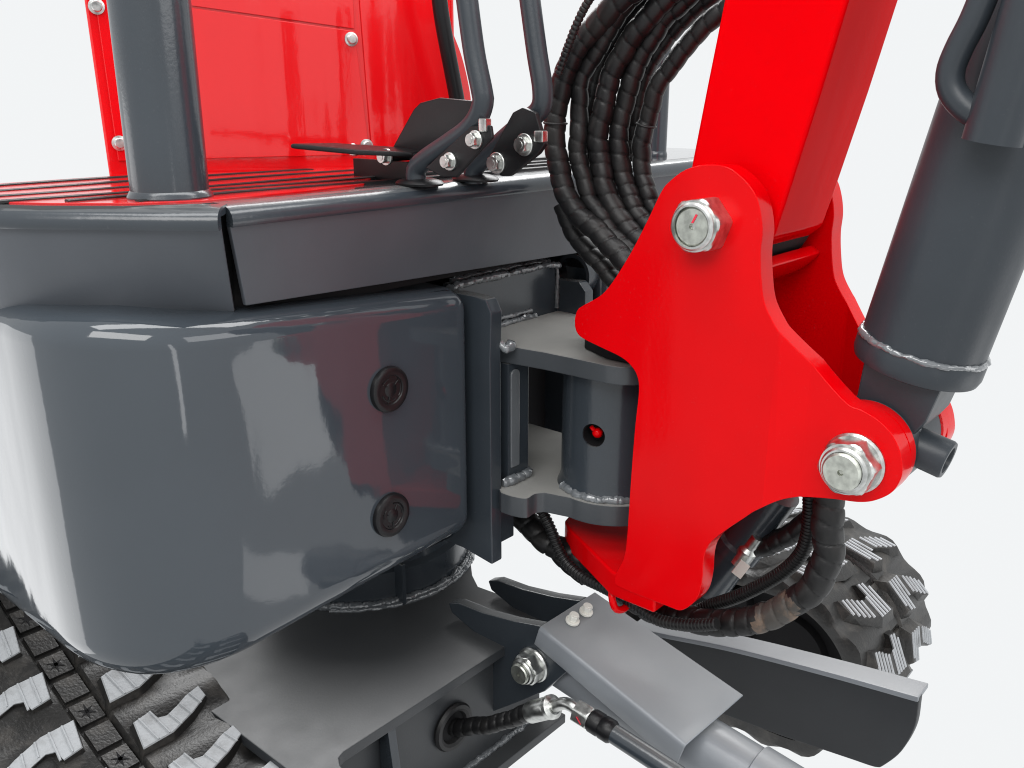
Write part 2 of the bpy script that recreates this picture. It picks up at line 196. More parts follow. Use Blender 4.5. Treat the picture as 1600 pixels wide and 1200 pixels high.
M['ear'] = paint('lit_top_ear_paint', (.045, .050, .056), .3, .42, .1, .03, 260, .12, .05, .8, (.36, .355, .335))  # pale tops carry sky light in the paint colour
M['deckred'] = paint('red_deck_paint', (.62, .004, .006), .16, .5, .3, .03, 160, .06)
M['cylinder'] = paint('cylinder_grey_paint', (.027, .033, .040), .36, .36, 0, .03, 260, .12, .05, wave=.04)
M['weldgrey'] = paint('painted_weld', (.13, .14, .15), .12, .8, .8, .06, 400, .25)
M['zinc'] = metal('zinc_plated_steel', (.66, .67, .65), .3)
M['face'] = metal('machined_steel', (.62, .64, .58), .38)
M['hose'] = rubber('spiral_wrap_plastic', (.0065, .0065, .007), .40, (.05, .045, .04), .4, .36)
M['rubber'] = rubber('black_rubber', (.010, .010, .011), .5, (.05, .045, .04), .25)
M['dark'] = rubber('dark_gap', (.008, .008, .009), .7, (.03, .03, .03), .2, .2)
M['black'] = paint('black_paint', (.006, .006, .007), .36, .3, 0, .02, 260, .1, .05)
M['track'] = rubber('track_rubber', (.015, .0145, .014), .38, (.12, .108, .095), .7, .5, 22, .25)
M['lug'] = rubber('dusty_lug_rubber', (.36, .375, .39), .55, (.17, .17, .17), .85, .4, 45, .3)
M['dusty'] = rubber('dusty_hose', (.05, .045, .04), .45, (.32, .2, .13), .9, .4, 30)
M['label'] = paint('white_label', (.72, .71, .66), .5, .4, 0, 0)
M['mark'] = paint('red_paint_mark', (.7, .03, .06), .5, .4, 0, 0)
# ---------------------------------------------------------------- geometry helpers
ROOT = bpy.data.objects.new('mini_excavator', None); sc.collection.objects.link(ROOT)
ROOT.location = (.117, .2, -.45); ROOT.empty_display_size = .1
ROOT['label'] = 'red and dark grey mini excavator seen close up at its boom swing bracket'
ROOT['category'] = 'excavator'
ORIG = Vector(ROOT.location)
V = Vector
def link(name, me, mat, parent):
    o = bpy.data.objects.new(name, me); sc.collection.objects.link(o)
    for m in (mat if isinstance(mat, (list, tuple)) else [mat]):
        me.materials.append(M[m])
    parent = parent or ROOT
    o.parent = parent
    if parent is ROOT: o.location = -ORIG          # parts keep world coordinates in their meshes
    return o
def finish(name, bm, mat, parent=None, bevel=0, seg=2, ang=32, smooth=True, mats=None):
    bmesh.ops.remove_doubles(bm, verts=bm.verts, dist=1e-6)
    bmesh.ops.recalc_face_normals(bm, faces=bm.faces)
    if bevel:
        es = [e for e in bm.edges if len(e.link_faces) == 2 and e.calc_face_angle(0) > math.radians(28)]
        bmesh.ops.bevel(bm, geom=es, offset=bevel, segments=seg, profile=.5, affect='EDGES', clamp_overlap=True)
    me = bpy.data.meshes.new(name); bm.to_mesh(me); bm.free()
    if smooth:
        for p in me.polygons: p.use_smooth = True
        me.set_sharp_from_angle(angle=math.radians(ang))
    o = link(name, me, mat, parent)
    if bevel:
        wn = o.modifiers.new('wn', 'WEIGHTED_NORMAL'); wn.keep_sharp = True; wn.weight = 90
    return o
def prism_bm(pts, ext, bm=None):
    bm = bm or bmesh.new(); ext = V(ext); n = len(pts)
    a = [bm.verts.new(V(p)) for p in pts]; b = [bm.verts.new(V(p) + ext) for p in pts]
    bm.faces.new(a); bm.faces.new(b[::-1])
    for i in range(n): bm.faces.new((a[i], b[i], b[(i + 1) % n], a[(i + 1) % n]))
    return bm
def prism(name, pts, ext, mat, parent=None, bevel=.001, seg=2, ang=32):
    return finish(name, prism_bm(pts, ext), mat, parent, bevel, seg, ang)
def box_bm(lo, hi, bm=None):
    (x0, y0, z0), (x1, y1, z1) = lo, hi
    return prism_bm([(x0, y0, z0), (x1, y0, z0), (x1, y1, z0), (x0, y1, z0)], (0, 0, z1 - z0), bm)
def box(name, lo, hi, mat, parent=None, bevel=.001, seg=2): return finish(name, box_bm(lo, hi), mat, parent, bevel, seg)
def spline(pts, step=.004, closed=False):
    P = [V(p) for p in pts]; out = []; n = len(P)
    rng = range(n) if closed else range(n - 1)
    for i in rng:
        p1, p2 = P[i], P[(i + 1) % n]
        p0 = P[(i - 1) % n] if closed or i > 0 else p1 * 2 - p2
        p3 = P[(i + 2) % n] if closed or i + 2 < n else p2 * 2 - p1
        k = max(2, int((p2 - p1).length / (step * .25)))
        for j in range(k):
            t = j / k
            out.append(.5 * ((2 * p1) + (p2 - p0) * t + (2 * p0 - 5 * p1 + 4 * p2 - p3) * t * t + (3 * p1 - p0 - 3 * p2 + p3) * t ** 3))
    out.append(P[0] if closed else P[-1])
    res = [out[0]]; acc = 0
    for a, b in zip(out, out[1:]):
        d = (b - a).length
        while d > 0 and acc + d >= step:
            u = (step - acc) / d; a = a.lerp(b, u); res.append(a.copy()); d = (b - a).length; acc = 0
        acc += d
    if not closed and (res[-1] - P[-1]).length > step * .3: res.append(P[-1])
    return res
def frames(path):
    T_ = []
    for i in range(len(path)):
        a = path[max(0, i - 1)]; b = path[min(len(path) - 1, i + 1)]; T_.append((b - a).normalized())
    u = V((0, 0, 1)) if abs(T_[0].z) < .9 else V((0, 1, 0))
    u = (u - T_[0] * u.dot(T_[0])).normalized(); fr = []
    for t in T_:
        u = (u - t * u.dot(t)).normalized(); fr.append((t, u, t.cross(u)))
    return fr
def sweep_bm(path, rfun, seg=16, cap=True, bm=None):
    bm = bm or bmesh.new(); fr = frames(path); rings = []; s = 0
    for i, (p, (t, u, v)) in enumerate(zip(path, fr)):
        if i: s += (p - path[i - 1]).length
        ring = []
        for k in range(seg):
            a = 2 * math.pi * k / seg; r = rfun(s, a)
            ring.append(bm.verts.new(p + (u * math.cos(a) + v * math.sin(a)) * r))
        rings.append(ring)
    for A, B in zip(rings, rings[1:]):
        for k in range(seg): bm.faces.new((A[k], A[(k + 1) % seg], B[(k + 1) % seg], B[k]))
    if cap: bm.faces.new(rings[0][::-1]); bm.faces.new(rings[-1])
    return bm
def tube(name, pts, r, mat, parent=None, seg=20, step=.004, sm=True, ang=40):
    path = spline(pts, step) if sm else [V(p) for p in pts]
    return finish(name, sweep_bm(path, lambda s, a: r, seg), mat, parent, ang=ang)
def spiral_hose(name, pts, r, mat, pitch, parent=None, seg=18, step=.0012, bulge=.13, wander=.0024):
    ph = random.random() * 10
    path = spline(pts, step)
    path = [p + noise.noise_vector(p * 38 + V((ph, 0, 0))) * wander for p in path]
    def rf(s, a):
        q = s / pitch + a / (2 * math.pi) + ph + .5 * noise.noise(V((s * 22, ph, 0))); q -= math.floor(q)
        d = min(q, 1 - q)
        prof = .55 * math.sin(math.pi * q) ** .7 + .25 * q - .9 * math.exp(-(d / .035) ** 2)
        return r * (1 + .05 * noise.noise(V((s * 35, ph, 3))) + bulge * prof + .02 * math.cos(2 * a + s * 40))
    return finish(name, sweep_bm(path, rf, seg), mat, parent, ang=75)
def ribbed_hose(name, pts, r, mat, pitch=.0042, parent=None):
    path = spline(pts, pitch / 5)
    rf = lambda s, a: r * (1 - .16 * (1 if (s / pitch) % 1 > .62 else 0))
    return finish(name, sweep_bm(path, rf, 14), mat, parent, ang=40)
def basis(axis):
    z = V(axis).normalized(); u = V((0, 0, 1)) if abs(z.z) < .9 else V((0, 1, 0))
    u = (u - z * u.dot(z)).normalized(); return z, u, z.cross(u)
def lathe_bm(o, axis, prof, seg=32, bm=None, fn=None):
    bm = bm or bmesh.new(); z, u, v = basis(axis); o = V(o); rings = []
    for r, h in prof:
        if r <= 1e-6: rings.append([bm.verts.new(o + z * h)]); continue
        rings.append([bm.verts.new(o + z * h + (u * math.cos(a) + v * math.sin(a)) * (fn(r, a) if fn else r)) for a in (2 * math.pi * k / seg for k in range(seg))])
    for A, B in zip(rings, rings[1:]):
        for k in range(seg):
            k2 = (k + 1) % seg
            if len(A) == 1 and len(B) == 1: continue
            if len(A) == 1: bm.faces.new((A[0], B[k], B[k2]))
            elif len(B) == 1: bm.faces.new((A[k], A[k2], B[0]))
            else: bm.faces.new((A[k], A[k2], B[k2], B[k]))
    return bm
def lathe(name, o, axis, prof, mat, parent=None, seg=32, ang=32, bevel=0):
    return finish(name, lathe_bm(o, axis, prof, seg), mat, parent, bevel, 2, ang)
def hex_bm(o, axis, af, h, cham=.12, rot=0, bm=None, seg=48):
    R = af / 2
    def hx(a): 
        b = (a + rot) % (math.pi / 3) - math.pi / 6; return R / math.cos(b)
    bm = bm or bmesh.new(); z, u, v = basis(axis); o = V(o); rings = []
    for hh, lim in ((0, 9), (h * (1 - cham), 9), (h * (1 - cham * .45), R * 1.09), (h, R * 1.0)):
        rings.append([bm.verts.new(o + z * hh + (u * math.cos(a) + v * math.sin(a)) * min(hx(a), lim)) for a in (2 * math.pi * k / seg for k in range(seg))])
    bm.faces.new(rings[0][::-1]); bm.faces.new(rings[-1])
    for A, B in zip(rings, rings[1:]):
        for k in range(seg): bm.faces.new((A[k], A[(k + 1) % seg], B[(k + 1) % seg], B[k]))
    return bm
def bolt(name, o, axis, r, h, parent=None, mat='zinc', washer=True, rot=.2):
    """a hexagon bolt head on its washer"""
    bm = bmesh.new(); z = V(axis).normalized(); o = V(o)
    if washer: lathe_bm(o, axis, [(0, 0), (r * 1.35, 0), (r * 1.35, h * .22), (r * 1.28, h * .28), (0, h * .28)], 28, bm)
    hex_bm(o + z * h * .28, axis, r * 1.75, h * .72, .2, rot, bm)
    lathe_bm(o + z * h, axis, [(r * .52, -.0005), (r * .5, h * .06), (0, h * .06)], 20, bm)
    return finish(name, bm, mat, parent, ang=28)
def weld(name, pts, r, mat, parent=None, step=.002, lump=.35, pitch=.006):
    path = spline(pts, step); ph = random.random() * 50
    path = [p + noise.noise_vector(p * 120 + V((ph, 0, 0))) * r * .3 for p in path]
    def rf(s, a):
        q = (s / pitch + .25 * noise.noise(V((s * 90, ph, 1)))) % 1
        return r * (1 + .45 * noise.noise(V((s * 45, ph, 7))) - lump * .5 + lump * (q ** .7) + .35 * noise.noise(V((s * 160 + ph, math.cos(a) * 1.3, math.sin(a) * 1.3))))
    return finish(name, sweep_bm(path, rf, 10), mat, parent, ang=60)
def arc(c, r, a0, a1, n): return [(c[0] + r * math.cos(math.radians(a0 + (a1 - a0) * i / n)), c[1] + r * math.sin(math.radians(a0 + (a1 - a0) * i / n))) for i in range(n + 1)]
XC = .117
def mir(p): return (2 * XC - p[0], p[1], p[2])
# ================================================================ superstructure housing
def loft(name, plan, section, mat, parent=None, close=False, ang=40, rise=0):
    """plan: [(x,y,nx,ny)] outer line with outward normals; section: [(inset, z)]"""
    bm = bmesh.new(); cols = []
    for x, y, nx, ny in plan:
        cols.append([bm.verts.new((x - nx * s[0], y - ny * s[0], s[1] + (rise * min(.36, max(0, -x, x - 2 * XC)) * s[1]) - (.055 * min(.36, max(0, -x)) * max(0, 1 - s[1] / .12) if rise else 0))) for s in section])
    for A, B in zip(cols, cols[1:]):
        for k in range(len(section) - 1): bm.faces.new((A[k], A[k + 1], B[k + 1], B[k]))
    if close:
        for c in (cols[0], cols[-1]): bm.faces.new(c)
        for A, B in zip(cols, cols[1:]): bm.faces.new((A[0], B[0], B[-1], A[-1]))
    return finish(name, bm, mat, parent, ang=ang)
def with_normals(pts, flip=False):
    out = []
    for i in range(len(pts)):
        a = pts[max(0, i - 1)]; b = pts[min(len(pts) - 1, i + 1)]
        dx, dy = b[0] - a[0], b[1] - a[1]; l = math.hypot(dx, dy)
        nx, ny = dy / l, -dx / l                                    # path runs from the left side to the front right
        if flip: nx, ny = -nx, -ny
        out.append((pts[i][0], pts[i][1], nx, ny))
    return out
cx0, cy0, rx, ry = -.262, .135, .126, .135
corner = []
for i in range(0, 29):
    a = math.pi + math.pi / 2 * i / 28; e = 2 / 2.25
    corner.append((cx0 + rx * math.copysign(abs(math.cos(a)) ** e, math.cos(a)), cy0 + ry * math.copysign(abs(math.sin(a)) ** e, math.sin(a))))
plan_body = [(-.388, .75), (-.388, .5), (-.388, .3), (-.388, .2)] + corner + [(-.2, 0), (-.15, 0), (-.1, 0), (-.05, 0), (-.02, 0)] + arc((-.013, .013), .013, -90, -5, 7) + [(.0, .03), (0, .09)]
sect_body = [(.11, .002), (.05, -.003), (.03, -.003)] + [(.026 - .026 * math.sin(math.radians(a)), .024 - .027 * math.cos(math.radians(a))) for a in range(0, 91, 10)] + [(0, .08), (0, .14), (0, .2)] + \
            [(.024 - .024 * math.cos(math.radians(a)), .246 + .022 * math.sin(math.radians(a))) for a in range(0, 91, 9)] + [(.05, .269), (.11, .270)]
housing = loft('counterweight_housing', with_normals(plan_body), sect_body, 'body', rise=.27)
housing['label'] = 'glossy dark grey rounded front housing with two black plugs'
plan_r = [mir((x, y, 0))[:2] for x, y in plan_body][::-1]
loft('side_housing', with_normals(plan_r), sect_body, 'body', rise=0)
for i, p in enumerate(T['plug']):
    o = V((p[0], 0, p[2])); r = .0222
    bm = lathe_bm(o, (0, -1, 0), [(r * 1.0, -.002), (r, .0025), (r * .97, .0045), (r * .9, .0055), (r * .78, .0056), (r * .64, .0052), (r * .60, .0040), (r * .32, .0039), (r * .28, .0045), (0, .0046)], 48)
    for a0, a1, rr in ((200, 300, .5), (-40, 50, .55), (100, 150, .5)):
        path = [o + V((math.cos(math.radians(a)) * r * rr, -.0041, math.sin(math.radians(a)) * r * rr)) for a in range(a0 + i * 35, a1 + i * 35, 8)]
        sweep_bm(path, lambda s, a: .0008, 6, True, bm)
    for a in (40, 140, 250):
        c, s_ = math.cos(math.radians(a + i * 20)), math.sin(math.radians(a + i * 20))
        sweep_bm([o + V((c * r * .28, -.0042, s_ * r * .28)), o + V((c * r * .58, -.0042, s_ * r * .58))], lambda s, a: .0007, 6, True, bm)
    finish('plug', bm, 'black', housing, ang=35)
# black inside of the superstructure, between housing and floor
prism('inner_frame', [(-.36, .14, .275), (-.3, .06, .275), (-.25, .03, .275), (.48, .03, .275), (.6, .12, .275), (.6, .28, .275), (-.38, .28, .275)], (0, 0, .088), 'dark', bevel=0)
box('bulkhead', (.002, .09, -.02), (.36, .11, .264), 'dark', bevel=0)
# ================================================================ floor skirts, rims and deck
def resample(pts, n):
    P = spline(pts, .004); return [P[round(i * (len(P) - 1) / (n - 1))] for i in range(n)]
bot = [(-.42, .30, .2855), (-.402, .23, .2855)] + T['skirt_bot_l']
top = [(-.435, .27, .3585), (-.412, .19, .3585)] + T['skirt_top_l']
NB = 40; B_ = resample(bot, NB); T_ = resample(top, NB)
def panel_between(name, A, B, th, mat, rows=5):
    bm = bmesh.new(); n = len(A); outer = []; inner = []
    nrm = []
    for i in range(n):
        d = A[min(n - 1, i + 1)] - A[max(0, i - 1)]; nrm.append(V((d.y, -d.x, 0)).normalized())
    for i in range(n):
        outer.append([bm.verts.new(A[i].lerp(B[i], r / rows)) for r in range(rows + 1)])
        inner.append([bm.verts.new(A[i].lerp(B[i], r / rows) - nrm[i] * th) for r in range(rows + 1)])
    for G, fl in ((outer, 0), (inner, 1)):
        for i in range(n - 1):
            for r in range(rows): bm.faces.new((G[i][r], G[i + 1][r], G[i + 1][r + 1], G[i][r + 1]))
    for r in (0, rows):
        for i in range(n - 1): bm.faces.new((outer[i][r], outer[i + 1][r], inner[i + 1][r], inner[i][r]))
    for i in (0, n - 1):
        for r in range(rows): bm.faces.new((outer[i][r], outer[i][r + 1], inner[i][r + 1], inner[i][r]))
    return finish(name, bm, mat, None, .0012, 2, 30)
panel_between('floor_skirt', B_, T_, .005, 'satin')
fb0, fb1 = [V(p) for p in T['skirt_fb']]; ft0, ft1 = [V(p) for p in T['skirt_ft']]
ft0.z = ft1.z = .3575; fb0.z = .2905; fe = V((.58, fb1.y, .268)); te = V((.585, ft1.y, .3575))
fb = [fb0.lerp(fe, i / 20) for i in range(21)]; ft = [ft0.lerp(te, i / 20) for i in range(21)]
panel_between('floor_skirt', fb, ft, .005, 'satin')
rim_sec = [(d_, z_ - .0035) for d_, z_ in [(.004, .3605), (-.0035, .3605), (-.0048, .3625), (-.0050, .3655), (-.0042, .3695), (-.001, .3735), (.004, .3762), (.012, .3772), (.022, .3774), (.022, .3705), (.004, .3700)]]
def rim(name, line):
    p2 = [(p.x, p.y) for p in line]
    return loft(name, with_normals(p2), rim_sec, 'grey', close=True, ang=50)
rim('floor_rim', T_[:-1] + [T_[-1].lerp(T_[-2], .1)]); rim('floor_rim', ft)
for k, (a, b) in enumerate(((B_[-1], T_[-1]),)):
    prism('rubber_seal', [a + V((.004, .012, 0)), a + V((.012, .016, 0)), b + V((.020, .022, .010)), b + V((.004, .014, .010))], (.0, .01, 0), 'dark', bevel=.001)
deck = prism('deck', [(-.425, .19, .366), (-.392, .14, .366), (-.365, .09, .366), (-.325, .04, .366), (-.28, .012, .366), (.57, .010, .366), (.62, .06, .366), (.62, .292, .366), (-.43, .292, .366)], (0, 0, .008), 'deck', bevel=0)
red_deck = prism('deck_mat', [(-.415, .19, .3735), (-.385, .14, .3735), (-.357, .09, .3735), (-.315, .042, .3735), (-.27, .02, .3735), (-.17, .022, .3735), (-.10, .035, .3735), (-.03, .10, .3735), (.05, .13, .3735), (.05, .29, .3735), (-.415, .29, .3735)], (0, 0, .0018), 'deckred', deck, .0004)
for i, (y, x0) in enumerate(((.048, -.31), (.085, -.345), (.12, -.385), (.168, -.40), (.216, -.41), (.262, -.41))):
    bow = [(x0 + (.30 - x0) * k / 14, y + .004 * math.sin(k * .7 + i) - .03 * (k / 14) ** 2, .3752 + .0003 * math.sin(k + i)) for k in range(15)]
    bm = bmesh.new(); P = [V(p) for p in bow]
    sweep_bm(P, lambda s, a: .0040 * (1 - .6 * abs(math.cos(a))), 10, True, bm)
    finish('tread_strip', bm, 'rubber', deck, ang=50)
# posts
def post(name, x, y, r, lab=None):
    o = lathe(name, (x, y, .37), (0, 0, 1), [(0, 0), (r * 1.02, 0), (r * 1.02, .006), (r, .010), (r, .42), (0, .42)], 'grey', seg=48)
    lathe('base_flange', (x, y, .3738), (0, 0, 1), [(r * .98, 0), (r * 1.09, 0), (r * 1.10, .0025), (r * 1.06, .0045), (r * 1.01, .007), (r * .98, .0075)], 'grey', o, seg=48)
    if lab: o['label'] = lab
    return o
post('canopy_post', -.2745, .0625, .0297, 'thick grey canopy post at the floor corner')
post('canopy_post', .428, .06, .0135, 'thin grey canopy post behind the hoses')
# ================================================================ red seat box
A2, B2 = V((-.215, .275, 0)), V((.2, .12, 0)); E1 = (B2 - A2).normalized(); NN = V((E1.y, -E1.x, 0))   # NN points to the camera side
def pan(s, z, d=0): return A2 + E1 * s + NN * d + V((0, 0, z))
def spos(p): return (V((p[0], p[1], 0)) - A2).dot(E1)
seat_box = prism('seat_box', [pan(-.004, .370), pan(.372, .370), pan(.372, .66), pan(-.008, .66)], E1 * .03 - NN * .12, 'panel', bevel=.003, seg=3)
seat_box['label'] = 'glossy red seat box behind the post and levers'
sv0 = spos(T['panel'][3]); sv1 = spos(T['panel'][4]); zt0, zt1 = T['panel_seam'][0][2], T['panel_seam'][1][2]
s0, s1 = spos(T['panel_seam'][0]), spos(T['panel_seam'][1])
zl = zt0 + (zt0 - zt1) / (s1 - s0) * s0
prism('service_cover', [pan(.006, .3905), pan(sv1 - .0012, .3895), pan(s1 + .0035, zt1), pan(.003, zl)], NN * .0022, 'panel', seat_box, .0008)
prism('service_cover', [pan(.003, zl + .002), pan(s1 + .0035, zt1 + .002), pan(sv0 - .001, .655), pan(.003, .655)], NN * .0022, 'panel', seat_box, .0008)
prism('service_cover', [pan(sv1 + .001, .3895), pan(.366, .3895), pan(.366, .655), pan(sv0 + .0012, .655)], NN * .0022, 'panel', seat_box, .0008)
for p in T['panel_bolt']:
    lathe('bolt', pan(spos(p), p[2], .0022), NN, [(0, 0), (.0072, 0), (.0072, .0012), (.0052, .0016), (.0050, .0042), (.0042, .0052), (0, .0054)], 'zinc', seat_box, 26)
so = [V(p) for p in T['seatround']]
seat = prism('seat_side', spline([so[0]] + so[1:5], .006)[::1] + [so[5], V((.1703, .2, .60))], (0, .12, 0), 'panel', bevel=.006, seg=3)
tube('guard_bar', [V(p) for p in T['seatbar']], .0085, 'black')
# ================================================================ levers and pedals
def rod(name, pts, r, lab):
    o = tube(name, pts, r, 'cylinder', seg=22); o['label'] = lab; return o
l1 = rod('lever', T['lever1'], .0092, 'black bent control lever nearer the seat box')
l2 = rod('lever', T['lever2'], .0092, 'black bent control lever nearer the hoses')
for o, p in ((l1, T['lever1'][0]), (l2, T['lever2'][0])):
    b = lathe_bm((p[0] + .004, p[1], .3735), (0, 0, 1), [(0, 0), (.019, 0), (.02, .002), (.018, .004), (.012, .006), (0, .006)], 26)
    for v in b.verts: v.co.y = p[1] + (v.co.y - p[1]) * 1.25
    finish('foot', b, 'black', o)
def plate(name, key, th, mat='black', parent=None, bevel=.0015): return prism(name, T[key], (th, 0, 0), mat, parent, bevel)
br1 = plate('lever_bracket', 'brk1', .004); br2 = plate('lever_bracket', 'brk2', .006)
for p in T['lbolts'][1:]: bolt('bolt', (-.0752, p[1], p[2]), (-1, 0, 0), .0058, .008, br1)
for p in T['lbolts2']: bolt('bolt', (-.0202, p[1], p[2]), (-1, 0, 0), .0072, .008, br2)
box('clevis_nut', (-.078, -.0955, .423), (-.070, -.087, .434), 'zinc', br1, .0015)
box('clevis_nut', (-.022, -.1105, .413), (-.014, -.100, .423), 'zinc', br2, .0015)
ped = prism('pedal_plate', T['pedalplate'], (.005, 0, 0), 'black', bevel=.0018)
tube('pivot_rod', [(-.075, .030, .398), (-.03, .030, .398), (.01, .030, .398)], .0045, 'black', ped)
bolt('bolt', (-.0752, .030, .398), (-1, 0, 0), .0058, .008, ped)
pd = [V((-.158, .062, .4075)), V((-.11, .03, .401)), V((-.06, .012, .3975)), V((-.03, .02, .3985)), V((-.05, .06, .401)), V((-.10, .075, .4055))]
prism('foot_pedal', pd, (0, 0, .0045), 'black', bevel=.0015)
box('pedal_base', (-.053, .012, .3742), (-.047, .106, .3925), 'black')
bolt('bolt', (-.06, .095, .400), (-.6, -.5, .6), .0045, .007, ped)
# ================================================================ swing mount on the housing
mount = prism('swing_mount', T['mount'][:1] + [(.006, .05, .259), (.006, .05, -.03)] [::1] + T['mount'][:0:-1][::1][:0] + [(.006, p[1], p[2]) for p in T['mount'][5:3:-1]] + [(.006, p[1], p[2]) for p in T['mount'][3:0:-1]], (.017, 0, 0), 'grey', bevel=.0018)
mount['label'] = 'dark grey welded swing mount with two ears and a pin tube'
ax = (.117, -.1)
ue = [(.024, .046), (.0245, .0), (.034, -.002), (.0385, -.024), (.0435, -.06), (.0455, -.1), (.046, -.135), (.050, -.150), (.060, -.162), (.078, -.171), (.098, -.1755)]
ue = ue + [(.117, -.177)] + [(2 * XC - x, y) for x, y in ue[::-1]]
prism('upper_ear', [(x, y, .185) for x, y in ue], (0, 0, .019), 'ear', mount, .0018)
le_ = [(p[0], p[1]) for p in T['lear'][:5]]
le_ = [(.022, .088), (.022, -.018)] + [(v.x, v.y) for v in spline([(x, y, 0) for x, y in le_], .002)] + arc(ax, .066, 168, 395, 44)[1:-5] + [(.2, -.03), (.2, .088)]
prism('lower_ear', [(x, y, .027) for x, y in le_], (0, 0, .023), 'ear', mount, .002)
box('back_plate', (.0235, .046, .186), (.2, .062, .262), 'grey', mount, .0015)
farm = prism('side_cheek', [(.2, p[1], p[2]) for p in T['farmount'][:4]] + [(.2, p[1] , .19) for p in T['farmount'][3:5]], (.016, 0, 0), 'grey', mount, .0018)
bar = box('spacer_bar', (.036, -.020, .051), (.070, .010, .1848), 'grey', mount, .0015)
box('spacer_bar', (.028, -.012, -.022), (.055, .012, .0265), 'grey', mount, .0015)
bm = bmesh.new(); rr = .0068; z0, z1 = .068, .178
strip = [(.046 + rr * math.cos(math.radians(a)), z1 - rr + rr * math.sin(math.radians(a))) for a in range(0, 181, 20)] + [(.046 - rr, z0), (.046 + rr, z0)]
prism_bm([(x, -.0197, z) for x, z in strip], (0, -.0022, 0), bm)
finish('weld_strip', bm, 'weldgrey', mount, .0009)
weld('weld_bead', [(.026, -.020, .0540), (.036, -.0215, .0545), (.048, -.0222, .0540), (.060, -.0218, .0535), (.071, -.019, .0535), (.073, -.008, .053)], .0050, 'weldgrey', mount)
weld('weld_bead', [(.0235, -.0190, .2110), (.0245, -.0235, .2065), (.0275, -.0275, .2055), (.034, -.025, .2055), (.041, -.020, .2050)], .0052, 'weldgrey', mount)
weld('weld_bead', [(.075, .0430, .2062), (.10, .0425, .2062), (.13, .0435, .2060), (.158, .0435, .2055)], .0036, 'weldgrey', mount)
weld('weld_bead', [(.075, .0450, .2125), (.10, .0450, .2130), (.13, .0450, .2125), (.152, .0455, .2120)], .0028, 'weldgrey', mount)
weld('weld_bead', [(.012, .040, .2590), (.03, .0445, .2615), (.07, .0450, .2620), (.13, .0450, .2620), (.175, .0450, .2625), (.198, .042, .2600)], .0040, 'weldgrey', mount)
weld('weld_bead', [(.03, .056, .2640), (.09, .058, .2650), (.15, .057, .2650), (.197, .056, .2640)], .0034, 'weldgrey', mount)
weld('weld_bead', [(.1985, .0445, .255), (.1985, .0445, .235), (.1985, .0445, .208)], .0026, 'weldgrey', mount)
weld('weld_bead', [(ax[0] + .058 * math.cos(math.radians(a)), ax[1] + .058 * math.sin(math.radians(a)), .0525) for a in range(150, 331, 12)], .0044, 'weldgrey', mount)
weld('weld_bead', [(ax[0] + .057 * math.cos(math.radians(a)), ax[1] + .057 * math.sin(math.radians(a)), .184) for a in range(200, 321, 12)], .0028, 'weldgrey', mount)
# pin tube with a drilled grease hole
def cut(bm, cutter_bm):
    a = bpy.data.meshes.new('a'); bm.to_mesh(a); bm.free(); b = bpy.data.meshes.new('b'); cutter_bm.to_mesh(b); cutter_bm.free()
    oa = bpy.data.objects.new('a', a); ob = bpy.data.objects.new('b', b); sc.collection.objects.link(oa); sc.collection.objects.link(ob)
    md = oa.modifiers.new('x', 'BOOLEAN'); md.operation = 'DIFFERENCE'; md.object = ob; md.solver = 'EXACT'
    bpy.context.view_layer.update()
    me = bpy.data.meshes.new_from_object(oa.evaluated_get(bpy.context.evaluated_depsgraph_get()))
    r = bmesh.new(); r.from_mesh(me)
    for o in (oa, ob): bpy.data.objects.remove(o)
    for m in (a, b, me): bpy.data.meshes.remove(m)
    return r
h = V(T['hole'][0]); hd = (V((h.x - ax[0], h.y - ax[1], 0))).normalized()
tb = lathe_bm((ax[0], ax[1], .0505), (0, 0, 1), [(0, 0), (.0600, 0), (.0578, .005), (.056, .012), (.056, .134), (0, .134)], 64); bmesh.ops.recalc_face_normals(tb, faces=tb.faces)
ct = lathe_bm(h + hd * .01, -hd, [(0, 0), (.0125, 0), (.0125, .03), (0, .03)], 32); bmesh.ops.recalc_face_normals(ct, faces=ct.faces)
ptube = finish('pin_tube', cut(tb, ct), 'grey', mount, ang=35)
bm = bmesh.new()
bmesh.ops.create_icosphere(bm, subdivisions=2, radius=.0058, matrix=Matrix.Translation(h - hd * .0115 + V((0, 0, -.0005))))
sweep_bm(spline([h - hd * .012, h - hd * .009 + V((-.002, .003, .004)), h - hd * .008 + V((-.003, .004, .007))], .001), lambda s, a: .0022, 10, True, bm)
finish('grease_fitting', bm, 'red', mount)
lathe('hole_shade_disc', h - hd * .0188, hd, [(0, 0), (.0123, 0)], 'dark', mount, 28)  # dark disc puts the shade inside the hole into colour
lathe('hole_shade_liner', h - hd * .0188, hd, [(.0122, 0), (.0122, .0165), (.0118, .0165), (.0118, 0)], 'dark', mount, 32)  # dark lining added to deepen the shade in the hole
bm = lathe_bm((.2165, .036, .246), (1, 0, 0), [(.021, 0), (.0255, 0), (.0255, .09), (.021, .09), (.021, 0)], 40)
finish('cross_tube', bm, 'grey', mount)
lathe('hose_bore', (.235, .036, .246), (1, 0, 0), [(0, 0), (.0212, 0)], 'dark', mount)
